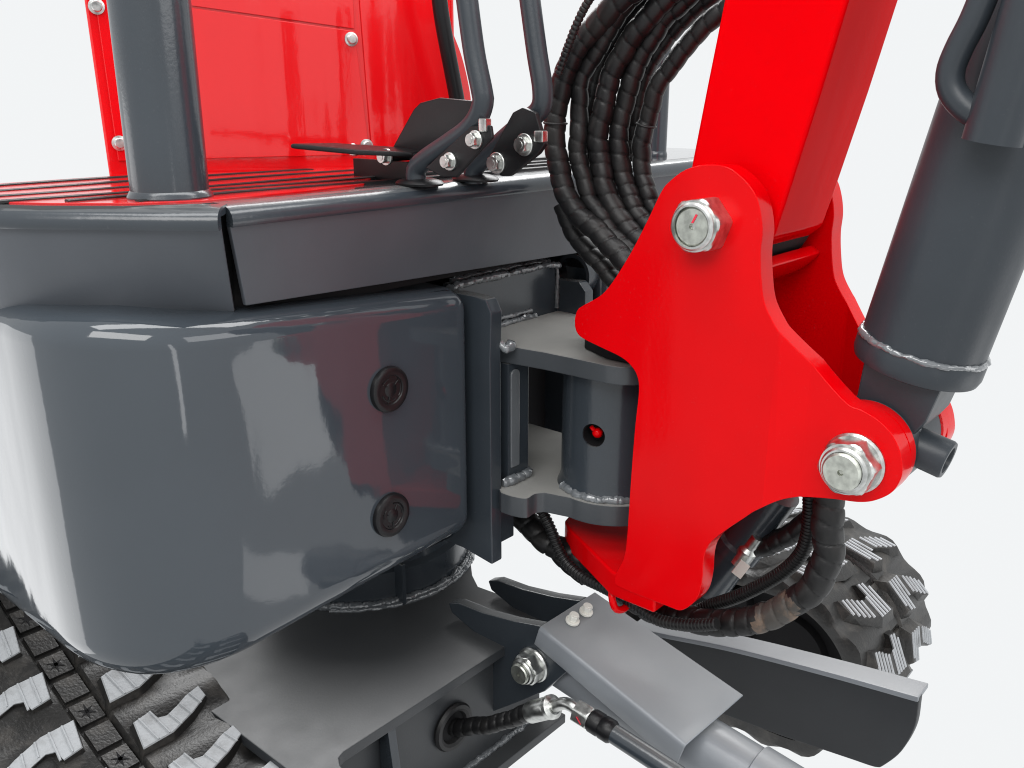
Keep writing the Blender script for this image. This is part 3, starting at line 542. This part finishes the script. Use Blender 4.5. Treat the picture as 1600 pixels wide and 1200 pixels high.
# ================================================================ red swing bracket
XN, YA, YB, JG, TH = .035, -.312, -.338, .015, .022
def fx(y): return XN + JG * min(1, max(0, (YA - y) / (YA - YB)))
def smooth_poly(p2, step=.003):
    q = spline([(y, z, 0) for y, z in p2], step, True); return [(v.x, v.y) for v in q[:-1]]
PL = smooth_poly(T['plate'])
def cheek(side):
    bm = bmesh.new(); vs = [bm.verts.new((0, y, z)) for y, z in PL]; bm.faces.new(vs)
    for yc in (YA, YB, (YA + YB) / 2):
        bmesh.ops.bisect_plane(bm, geom=bm.verts[:] + bm.edges[:] + bm.faces[:], plane_co=(0, yc, 0), plane_no=(0, 1, 0))
    for v in bm.verts: v.co.x = fx(v.co.y)
    r = bmesh.ops.extrude_face_region(bm, geom=bm.faces[:])
    for v in [g for g in r['geom'] if isinstance(g, bmesh.types.BMVert)]: v.co.x += TH
    if side:
        for v in bm.verts: v.co.x = 2 * XC - v.co.x
    bmesh.ops.recalc_face_normals(bm, faces=bm.faces)
    es = [e for e in bm.edges if len(e.link_faces) == 2 and e.calc_face_angle(0) > math.radians(50)]
    bmesh.ops.bevel(bm, geom=es, offset=.0032, segments=4, profile=.5, affect='EDGES', clamp_overlap=True)
    return bm
bracket = finish('swing_bracket', cheek(0), 'red', ang=30)
wn = bracket.modifiers.new('wn', 'WEIGHTED_NORMAL'); wn.keep_sharp = True
bracket['label'] = 'glossy red boom swing bracket of two shaped cheek plates'
c2 = finish('cheek_plate', cheek(1), 'red', bracket, ang=30); wn = c2.modifiers.new('wn', 'WEIGHTED_NORMAL'); wn.keep_sharp = True
P1, P2 = V(T['pins'][0]), V(T['pins'][1])
for sgn in (0, 1):
    def X(x): return 2 * XC - x if sgn else x
    d = -1 if sgn else 1
    lathe('pin_boss', (X(XN + TH - .001), P1.y, P1.z), (d, 0, 0), [(0, 0), (.0455, 0), (.0455, .007), (.044, .008), (0, .008)], 'red', bracket, 48)
    lathe('pin_boss', (X(XN + JG + TH - .001), P2.y, P2.z), (d, 0, 0), [(0, 0), (.0405, 0), (.0405, .011), (.039, .012), (0, .012)], 'red', bracket, 48)
prism('web_plate', [(XN + TH - .001, -.186, .0), (XN + TH - .001, -.205, .31), (XN + TH - .001, -.222, .31), (XN + TH - .001, -.203, .0)], (2 * (XC - XN - TH) + .002, 0, 0), 'red', bracket, 0)
re_ = [(.036, -.158), (.0614, -.110), (.080, -.074), (.0871, -.0626), (.098, -.050), (.117, -.044), (.136, -.050), (.147, -.0626), (.154, -.074), (.1726, -.110), (.198, -.158), (.198, -.21), (.036, -.21)]
prism('lower_hinge_ear', [(x, y, -.034) for x, y in re_], (0, 0, .028), 'red', bracket, .003, 3)
prism('upper_hinge_ear', [(x, y, .2045) for x, y in [(.062, -.125), (.08, -.085), (.117, -.065), (.154, -.085), (.172, -.125), (.172, -.2), (.062, -.2)]], (0, 0, .03), 'dark', bracket, .002)
def pin_nut(o, axis, af, hh, flange, endr, endh, parent, ind=.0, name='hex_nut', fl=.004, red=True):
    o = V(o); z = V(axis).normalized()
    bm = bmesh.new()
    if flange: lathe_bm(o, axis, [(0, 0), (flange, 0), (flange, fl * .5), (flange * .93, fl), (0, fl)], 40, bm)
    hex_bm(o + z * (fl * .6 if flange else 0), axis, af, hh, .18, .35, bm)
    n = finish(name, bm, 'zinc', parent, ang=26)
    top = o + z * (hh + (fl * .6 if flange else 0))
    lathe('nut_collar', top, axis, [(endr * 1.22, -.001), (endr * 1.22, .003), (endr * 1.12, .0048), (endr * 1.02, .005), (endr * 1.02, .001)], 'zinc', parent, 40)
    lathe('pin_end', top, axis, [(0, -.001), (endr, -.001), (endr, endh), (endr * .9, endh + .0015), (endr * .16, endh + .0015), (endr * .12, endh - .0012), (0, endh - .0018)], 'face', parent, 40)
    return top
t1 = pin_nut((XN, P1.y - .0125, P1.z + .0005), (-1, 0, 0), .0425, .0215, None, .0162, .0012, bracket)
bm = prism_bm([t1 + V((-.0030, .0008, .003)), t1 + V((-.0030, -.0012, .003)), t1 + V((-.0030, -.0048, .0098)), t1 + V((-.0030, -.0030, .0105))], (-.0003, 0, 0)); finish('paint_mark', bm, 'mark', bracket)
t2 = pin_nut((XN + JG, P2.y - .003, P2.z - .004), (-1, 0, 0), .0425, .0165, .0255, .0158, .0075, bracket)
tb_ = V(T['clip'][0])
tube('hose_clip', [(.050, -.150, -.030), (.042, -.156, -.040), (.044, -.160, -.052), (.058, -.162, -.056), (.070, -.160, -.048), (.072, -.156, -.034)], .0038, 'red', bracket)
# ================================================================ boom
BX0, BX1 = .066, 2 * XC - .066
rear = [(p[1], p[2]) for p in T['boom_rear']]; front = [(p[1], p[2]) for p in T['boom_front']]
def ext(a, b, k): return (a[0] + (a[0] - b[0]) * k, a[1] + (a[1] - b[1]) * k)
bo = [ext(rear[0], rear[1], 3.)] + rear + [(-.196, .352), (-.205, .322), (-.228, .306), (-.255, .312)] + front[::-1] + [ext(front[0], front[1], 3.)]
boom = prism('boom', [(BX0, y, z) for y, z in bo], (BX1 - BX0, 0, 0), 'boom', bevel=.004, seg=4)
boom['label'] = 'glossy red box-section boom rising from the swing bracket'
lathe('boom_boss', (.0575, P1.y, P1.z), (1, 0, 0), [(0, 0), (.046, 0), (.0475, .002), (.0475, .117), (.046, .119), (0, .119)], 'boom', boom, 48)
lathe('grease_seal', (.067, P1.y - .001, P1.z - .001), (1, 0, 0), [(.03, 0), (.0485, 0), (.0492, .003), (.0492, .097), (.0485, .100), (.03, .100)], 'dark', boom, 48)
sh = [(P1.y + .0535 * math.cos(math.radians(a)), P1.z + .0535 * math.sin(math.radians(a))) for a in range(214, 331, 6)]
sh2 = [(P1.y + .0655 * math.cos(math.radians(a)), P1.z + .0655 * math.sin(math.radians(a))) for a in range(214, 331, 6)][::-1]
prism('cross_shell', [(XN + TH - .001, y, z) for y, z in sh + sh2], (2 * (XC - XN - TH) + .002, 0, 0), 'red', bracket, .002)
# ================================================================ boom cylinder
c1, c2_ = V(T['cyl'][0]), V(T['cyl'][1]); cd = (c2_ - c1).normalized()
barrel = lathe('boom_cylinder', c1, cd, [(0, .018), (.0488, .018), (.0488, .42), (0, .42)], 'cylinder', seg=64)
barrel['label'] = 'dark grey hydraulic boom cylinder at the right edge'
lathe('end_cap', c1 - cd * .002, cd, [(0, 0), (.042, 0), (.0495, .003), (.0512, .008), (.0512, .019), (.0500, .0225), (.047, .023), (0, .023)], 'cylinder', barrel, 64)
z_, u_, v_ = basis(cd)
weld('weld_bead', [c1 + cd * .021 + (u_ * math.cos(a) + v_ * math.sin(a)) * .0492 for a in [i * math.pi / 24 for i in range(49)]], .0026, 'weldgrey', barrel)
eb = [V(p) for p in T['eyeblk']]
prism('cylinder_eye', eb, (.062, 0, 0), 'cylinder', barrel, .002)
lathe('eye_ring', (.0846, P2.y, P2.z), (1, 0, 0), [(.02, 0), (.0385, 0), (.0395, .001), (.0395, .064), (.0385, .065), (.02, .065)], 'cylinder', barrel, 48)
pd_ = V((0, -.97, -.22)).normalized(); po = V((.106, -.398, .176))
lathe('port_stub', po, pd_, [(0, 0), (.0165, 0), (.0165, .038), (.0155, .040), (.0115, .040), (.0108, .038), (.0108, .02), (0, .02)], 'cylinder', barrel, 40)
weld('weld_bead', [po + pd_ * .008 + (basis(pd_)[1] * math.cos(a) + basis(pd_)[2] * math.sin(a)) * .0175 for a in [i * math.pi / 12 for i in range(25)]], .0035, 'weldgrey', barrel)
sd0, sd1 = V(T['saddle'][0]), V(T['saddle'][1]); sdir = (sd1 - sd0).normalized()
lathe('hose_guard', sd0, sdir, [(.0165, 0), (.0195, 0), (.0195, .16), (.0165, .16), (.0165, 0)], 'cylinder', barrel, 40)
tube('guard_hoop', T['hoop'], .0095, 'cylinder', barrel, 22)
lathe('pin_head', (2 * XC - XN - JG, P2.y, P2.z), (1, 0, 0), [(0, 0), (.024, 0), (.024, .006), (0, .007)], 'zinc', bracket)
# ================================================================ hoses
def hz(key, r, pitch, mat='hose', lab=None, **k):
    o = spiral_hose('hydraulic_hose', T['hose_' + key], r, mat, pitch, **k)
    if lab: o['label'] = lab
    return o
hz('h1', 0.0101, .0150, lab='leftmost thick black spiral-wrapped hose of the upper loop'); hz('h1b', 0.0088, .0155); hz('h2', 0.0085, .0148); hz('h2b', 0.0077, .0146)
hz('h3', 0.0097, .0152); hz('h4', 0.0093, .0150); hz('h5', 0.0084, .0150); hz('h6', 0.0085, .0154)
ribbed_hose('cable_conduit', T['hose_h0'], .0040, 'hose')
ribbed_hose('cable_conduit', T['hose_l1'], .0064, 'hose'); ribbed_hose('cable_conduit', T['hose_l4'], .0072, 'hose', .0034)
big = hz('l2', .0128, .0165, lab='thick dusty hose drooping under the swing bracket'); hz('l2b', .0085, .016); hz('l3', .0098, .016)
me = big.data; me.materials.append(M['dusty'])
for p in me.polygons:
    c = p.center
    if -.334 < c.y + .012 * noise.noise(c * 70) < -.296 and c.z < .012: p.material_index = 1
for key, idx, r in (('h1', 7, .0112), ('h6', 7, .0094)):
    p, q = V(T['hose_' + key][idx]), V(T['hose_' + key][idx + 1]); z, u, v = basis(q - p)
    tube('cable_tie', [p + (u * math.cos(a) + v * math.sin(a)) * r for a in [i * math.pi / 10 for i in range(21)]], .0011, 'rubber', None, 8)
f0, f1 = V(T['fit'][0]), V(T['fit'][1]); fd = (f1 - f0).normalized()
fit = lathe('swing_cylinder', f0, fd, [(0, 0), (.021, 0), (.022, .01), (.022, .06), (.026, .062), (.026, .075), (.022, .078), (.022, .15), (0, .15)], 'grey', seg=32)
lathe('hose_fitting', f0 + fd * .05 + V((-.016, -.018, .006)), fd, [(0, 0), (.010, 0), (.010, .02), (.007, .024), (.007, .04), (0, .04)], 'zinc', fit, 24)
prism('sticker', [f0 + fd * .045 + V((-.0295, -.020, .004)), f0 + fd * .065 + V((-.0295, -.020, .004)), f0 + fd * .065 + V((-.0295, -.030, .0)), f0 + fd * .045 + V((-.0295, -.030, .0))], (.001, .001, 0), 'label', fit, 0)
# ================================================================ undercarriage
co = [(-.228, .62), (-.228, -.06), (-.205, -.04), (-.194, -.012), (-.189, .008), (-.183, .0175), (-.174, .0205), (.165, .0205), (.166, .09), (.160, .144), (.178, .172), (.207, .203), (.235, .26), (.24, .62)]
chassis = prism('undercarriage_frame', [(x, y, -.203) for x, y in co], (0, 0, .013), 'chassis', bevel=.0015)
chassis['label'] = 'satin dark grey undercarriage plate below the housing'
box('front_wall', (-.19, .040, -.348), (.168, .055, -.2035), 'chassis', chassis, .001)
box('bottom_flange', (-.22, .012, -.362), (.19, .10, -.3485), 'chassis', chassis, .0015)
weld('weld_bead', [(-.18, .0385, -.3465), (-.05, .0385, -.3465), (.1, .0385, -.3465), (.165, .0385, -.3465)], .0045, 'weldgrey', chassis)
prism('gusset', [(-.112, .0395, -.345), (-.112, .006, -.345), (-.112, .024, -.2035), (-.112, .0395, -.2035)], (.011, 0, 0), 'grey', chassis)
prism('side_panel', [(-.17, .055, -.204), (-.19, .06, -.204), (-.203, .08, -.204), (-.203, .3, -.204), (-.17, .3, -.204)], (0, 0, -.15), 'chassis', chassis)
lathe('slew_ring', (.12, .34, -.1895), (0, 0, 1), [(0, 0), (.155, 0), (.155, .045), (.148, .05), (.148, .17), (.165, .172), (.165, .186), (0, .186)], 'grey', chassis, 72)
weld('weld_bead', [(.12 + .1575 * math.cos(math.radians(a)), .34 + .1575 * math.sin(math.radians(a)), -.1865) for a in range(170, 341, 6)], .0048, 'weldgrey', chassis)
weld('weld_bead', [(.12 + .163 * math.cos(math.radians(a)), .34 + .163 * math.sin(math.radians(a)), -.189) for a in range(215, 341, 6)], .0036, 'weldgrey', chassis)
box('stop_rib', (.058, .183, -.189), (.064, .2, -.13), 'grey', chassis)
lg = T['lug']
for dx in (0, .075): prism('cylinder_lug', [(p[0] + dx, p[1], p[2]) for p in lg], (.014, 0, 0), 'grey', chassis, .0018)
for key, ey in ((0, 0),):
    g = V((-.0003, .0395, -.2693))
    lathe('grommet', g, (0, -1, 0), [(.018, -.002), (.029, 0), (.0305, .004), (.0285, .0075), (.024, .008), (.0205, .006), (.0185, .001), (.018, -.002)], 'rubber', chassis, 40)
    lathe('hose_bore', g, (0, -1, 0), [(0, .0007), (.0185, .0007)], 'dark', chassis)
gf = [V(p) for p in T['gfit']]
spiral_hose('blade_hose', [V((.0, .06, -.272)), V((.002, .035, -.2705)), V((.010, .0, -.256)), V((.022, -.032, -.238)), gf[0].copy()], .0095, 'hose', .012, None)
fitting = lathe('hose_fitting', gf[0], gf[1] - gf[0], [(0, 0), (.0118, 0), (.0125, .002), (.0125, .030), (.0112, .033), (.0135, .035), (.0135, .040), (.009, .043), (0, .043)], 'zinc', seg=36)
tube('elbow', [gf[1] - (gf[1] - gf[0]).normalized() * .002, gf[2], gf[3], gf[4]], .0068, 'zinc', fitting)
d5 = (gf[6] - gf[4]).normalized()
finish('union_nut', hex_bm(gf[4] - d5 * .003, d5, .0235, .019, .12, .2), 'zinc', fitting, ang=26)
prism('paint_mark', [gf[4] + V((-.0122, -.004, .0035)), gf[4] + V((-.0122, -.0055, .0035)), gf[4] + V((-.0122, -.0125, -.0045)), gf[4] + V((-.0122, -.011, -.0045))], (-.0003, 0, 0), 'mark', fitting, 0)
lathe('coupling', gf[4] + d5 * .016, d5, [(0, 0), (.0115, 0), (.0128, .002), (.0128, .012), (.0118, .014), (.0128, .016), (.0128, .026), (.0105, .03), (0, .03)], 'black', fitting, 32)
tube('feed_pipe', [gf[4] + d5 * .04, gf[6], gf[7], gf[8]], .0105, 'grey', fitting)
# blade cylinder and its cover
b1, b2 = V(T['bcyl'][0]), V(T['bcyl'][1]); b1.z -= .016; b2.z -= .012; bd = (b2 - b1).normalized()
bc = lathe('blade_cylinder', b1, bd, [(0, -.02), (.030, -.02), (.034, -.012), (.034, .255), (.0375, .257), (.0375, .40), (0, .40)], 'cover', seg=48)
bc['label'] = 'grey blade cylinder sloping down to the right under its cover'
n0, n1 = V(T['cover_near'][0]), V(T['cover_near'][1]); q0, q1 = V(T['cover_far'][0]), V(T['cover_far'][1]); f0, f1 = V(T['cover_fl'][0]), V(T['cover_fl'][1])
n0 = V(n0); up = (n1 - n0).cross(q0 - n0).normalized(); up = up if up.z > 0 else -up
# folded sheet: top, rounded fold, side flange
bm = bmesh.new(); rows = []
along = [i / 12 for i in range(13)]
for t in along:
    a = n0.lerp(n1, t); b = q0.lerp(q1, t); c = f0.lerp(f1, .02 + t * .96)
    lat = (b - a).normalized(); dn = (c - a - (n1 - n0).normalized() * (c - a).dot((n1 - n0).normalized())); L_ = dn.length; dn.normalize()
    if t in (0., 1.): pass
    r = .005
    pts = [b, b.lerp(a, .5), a + lat * r] + [a + lat * r * (1 - math.sin(k)) + dn * r * (1 - math.cos(k)) for k in (.4, .8, 1.2)] + [a + dn * r, a + dn * L_ * .6, a + dn * L_]
    rows.append([bm.verts.new(p) for p in pts])
for A, B in zip(rows, rows[1:]):
    for k in range(len(A) - 1): bm.faces.new((A[k], A[k + 1], B[k + 1], B[k]))
cover = finish('cylinder_cover', bm, 'cover', ang=50)
sm = cover.modifiers.new('s', 'SOLIDIFY'); sm.thickness = .0022; sm.offset = 1
bv = cover.modifiers.new('b', 'BEVEL'); bv.width = .001; bv.segments = 2; bv.angle_limit = math.radians(50)
cover['label'] = 'light grey folded sheet cover over the blade cylinder with two bolts'
for p in ((.1021, -.0605, -.1358), (.1284, -.0605, -.136)):
    bolt('bolt', V(p) + up * .0021, up, .0062, .0105, cover, 'label', True, .4)
lp = T['lugpin'][0]
pin_nut((.0745, lp[1] + .002, lp[2] - .012), (-1, 0, 0), .034, .016, .022, .0125, .008, chassis)
# blade push arm
at_, ae = T['arm_top'], T['arm_end']
web = [V(p) for p in at_] + spline([V(p) for p in ae[:6]], .006) + [V(p) for p in ae[6:]]
arm = prism('push_arm', web, (.012, 0, 0), 'arm', bevel=.002)
arm['label'] = 'dark push arm with pale top flange at the lower right'
tp = spline([V(p) for p in at_], .02)
fl = prism('top_flange', [p + V((-.002, 0, .0005)) for p in tp] + [p + V((-.002, 0, -.006)) for p in tp[::-1]], (.033, 0, 0), 'cover', arm, .0012)
# ================================================================ tracks
LOOP = [(.62, -.035), (.55, -.045), (.43, -.078), (.33, -.128), (.22, -.176), (.155, -.196), (.075, -.208), (-.05, -.204), (-.13, -.194)]
LOOP += [(-.2 + .13 * math.cos(math.radians(a)), -.32 + .13 * math.sin(math.radians(a))) for a in range(95, 271, 16)]
LOOP += [(0, -.45), (.2, -.45), (.4, -.45), (.6, -.45)] + [(.62 + .2 * math.cos(math.radians(a)), -.243 + .207 * math.sin(math.radians(a))) for a in range(-75, 76, 25)]
PITCH = .07
SHORT = [(0., -.206), (-.06, -.200), (-.11, -.193)] + [(-.165 + .13 * math.cos(math.radians(a)), -.32 + .13 * math.sin(math.radians(a))) for a in range(95, 271, 16)] + [(-.08, -.45), (-.02, -.45)] + [(-.02 + .122 * math.cos(math.radians(a)), -.328 + .122 * math.sin(math.radians(a))) for a in range(-75, 76, 25)]
def make_track(sgn, lab, loop, yi, yr, mid):
    path = spline([(y, z, 0) for y, z in loop], .01, True)[:-1]; n = len(path)
    tc = XC + sgn * .447
    sec = [(-.128, -.020), (-.130, -.004), (-.126, .003), (-.06, .0045), (-.0185, .004), (-.016, .0), (-.0145, -.004), (.0145, -.004), (.016, .0), (.0185, .004), (.06, .0045), (.126, .003), (.130, -.004), (.128, -.020)]
    bm = bmesh.new(); rings = []
    fr = []
    for i in range(n):
        a, b = path[i - 1], path[(i + 1) % n]; t = (b - a).normalized(); nr = V((t.y, -t.x, 0))
        fr.append((path[i], t, nr))
    ctr = sum((nr.dot(p - V((mid, -.32, 0))) for p, t, nr in fr)) > 0
    for i, (p, t, nr) in enumerate(fr):
        if not ctr: nr = -nr; fr[i] = (p, t, nr)
        wob = .0045 * math.sin(i * .01 / PITCH * 2 * math.pi)
        rings.append([bm.verts.new((tc + u, p.x + nr.x * (h_ + (wob if abs(u) > .02 and h_ > 0 else 0)), p.y + nr.y * (h_ + (wob if abs(u) > .02 and h_ > 0 else 0)))) for u, h_ in sec])
    for i in range(n):
        A, B = rings[i], rings[(i + 1) % n]
        for k in range(len(sec)): bm.faces.new((A[k], A[(k + 1) % len(sec)], B[(k + 1) % len(sec)], B[k]))
    tr = finish('rubber_track', bm, 'track', ang=40); tr['label'] = lab
    # lug prototype in (lateral, along, height)
    poly = [(0, 0), (-.007, .052), (.027, .050), (.056, .034), (.0775, .017), (.0775, -.006), (.060, .0), (.046, .010), (.031, .018), (.022, .014), (.020, -.005)]
    def lug_mesh(s, flip, ribbed=False):
        vs_ = .98 if ribbed else .66
        pq = [((.026 + u) * s, (.033 - v * vs_ if flip else v * vs_)) for u, v in poly]
        bm = bmesh.new(); n_ = len(pq); cxp = sum(p[0] for p in pq) / n_; cyp = sum(p[1] for p in pq) / n_
        lo = [bm.verts.new((cxp + (u - cxp) * 1.12, cyp + (v - cyp) * 1.3, -.002)) for u, v in pq]
        hi = [bm.verts.new((u, v, .0115)) for u, v in pq]
        hi2 = [bm.verts.new((cxp + (u - cxp) * .97, cyp + (v - cyp) * .95, .0130)) for u, v in pq]
        side = []
        for A, B, mi in ((lo, hi, 0), (hi, hi2, 1)):
            for k in range(n_):
                f = bm.faces.new((A[k], A[(k + 1) % n_], B[(k + 1) % n_], B[k])); f.material_index = 0 if ribbed else mi
        f = bm.faces.new(hi2); f.material_index = 0 if ribbed else 1
        wid = 1.9 if ribbed else 1
        for ru in ((-.001, .007, .015, .023, .031, .039, .047, .055, .063, .071) if ribbed else (.006, .019, .034, .049, .064)):
            x = (.026 + ru) * s; ys = []
            for k in range(n_):
                (x0, y0), (x1, y1) = pq[k], pq[(k + 1) % n_]
                if (x0 - x) * (x1 - x) < 0: ys.append(y0 + (y1 - y0) * (x - x0) / (x1 - x0))
            if len(ys) >= 2:
                a, b = min(ys), max(ys); r0 = len(bm.faces)
                vs = [[bm.verts.new((x + dx * wid + (.004 * s if e else 0), yy, hh)) for dx, hh in ((-.0013, .0126), (-.0007, .0144), (.0007, .0144), (.0013, .0126))] for e, yy in ((0, a + .001), (1, b - .001))]
                for k in range(3): f = bm.faces.new((vs[0][k], vs[0][k + 1], vs[1][k + 1], vs[1][k])); f.material_index = 1
                for q in vs: f = bm.faces.new(q); f.material_index = 1
        bmesh.ops.recalc_face_normals(bm, faces=bm.faces)
        me = bpy.data.meshes.new('tread_lug'); bm.to_mesh(me); bm.free()
        me.materials.append(M['track']); me.materials.append(M['lug']); return me
    inner_me = lug_mesh(-sgn, False, sgn > 0); outer_me = lug_mesh(sgn, True, sgn > 0)
    cum = [0]
    for i in range(n): cum.append(cum[-1] + (path[(i + 1) % n] - path[i]).length)
    total = cum[-1]; cnt = int(round(total / PITCH))
    def at_s(s):
        s %= total; i = max(k for k in range(n) if cum[k] <= s); u = (s - cum[i]) / (cum[i + 1] - cum[i])
        p = fr[i][0].lerp(fr[(i + 1) % n][0], u); t = fr[i][1].lerp(fr[(i + 1) % n][1], u).normalized(); nr = fr[i][2].lerp(fr[(i + 1) % n][2], u).normalized()
        return p, t, nr
    block = None
    for k in range(cnt):
        for me, off in ((inner_me, OFF_IN), (outer_me, OFF_OUT)):
            p, t, nr = at_s((k + off) * total / cnt)
            o = bpy.data.objects.new('tread_lug', me); sc.collection.objects.link(o); o.parent = tr
            # local x = lateral, y = along (towards the front on the upper run), z = outward
            o.matrix_local = Matrix(((1, 0, 0, tc), (0, t.x, nr.x, p.x), (0, t.y, nr.y, p.y), (0, 0, 0, 1)))
        for hb in (.2, .7):
            p, t, nr = at_s((k + hb) * total / cnt)
            if block is None:
                block = []
                for star in (0, 1):
                    q = box_bm((-.013, -.014, -.004), (.013, .014, .0005)); bmesh.ops.recalc_face_normals(q, faces=q.faces)
                    if star:                       # torn star-shaped cut in every other pad
                        for an in (35, 95, 150):
                            c_, s_ = math.cos(math.radians(an)), math.sin(math.radians(an)); ln = .008 + .003 * random.random()
                            k0 = len(q.faces)
                            prism_bm([(c_ * ln - s_ * .0004, s_ * ln + c_ * .0004, .0004), (-s_ * .002, c_ * .002, .0004), (-c_ * ln, -s_ * ln, .0004), (s_ * .002, -c_ * .002, .0004)], (0, 0, .0005), q)
                            q.faces.ensure_lookup_table()
                            for f in q.faces[k0:]: f.material_index = 1
                    m_ = bpy.data.meshes.new('drive_pad'); q.to_mesh(m_); q.free(); m_.materials.append(M['track']); m_.materials.append(M['dark']); block.append(m_)
            o = bpy.data.objects.new('drive_pad', block[1 if hb > .5 else 0]); sc.collection.objects.link(o); o.parent = tr
            o.matrix_local = Matrix(((1, 0, 0, tc), (0, t.x, nr.x, p.x), (0, t.y, nr.y, p.y), (0, 0, 0, 1)))
    # idler wheel and track frame inside the loop
    xi = tc - sgn * .118
    lathe('idler_wheel', (tc - .09, yi, -.32), (1, 0, 0), [(0, 0), (.06, 0), (.065, .01), (.085, .012), (.108, .004), (.109, .03), (.09, .06), (.09, .12), (.109, .15), (.108, .176), (.085, .168), (.065, .17), (.06, .18), (0, .18)], 'dark', tr, 48)
    prism('track_frame', [(tc - .1, yi + .04, -.40), (tc - .1, yr, -.42), (tc - .1, yr, -.25), (tc - .1, yi + .06, -.24)], (.2, 0, 0), 'dark', tr, .002)
    return tr
OFF_IN, OFF_OUT = .35, .85
make_track(-1, 'black rubber track with pale lugs at the lower left corner', LOOP, -.2, .6, .2)
make_track(1, 'black rubber track end with pale lugs behind the push arm', SHORT, -.165, .02, -.09)
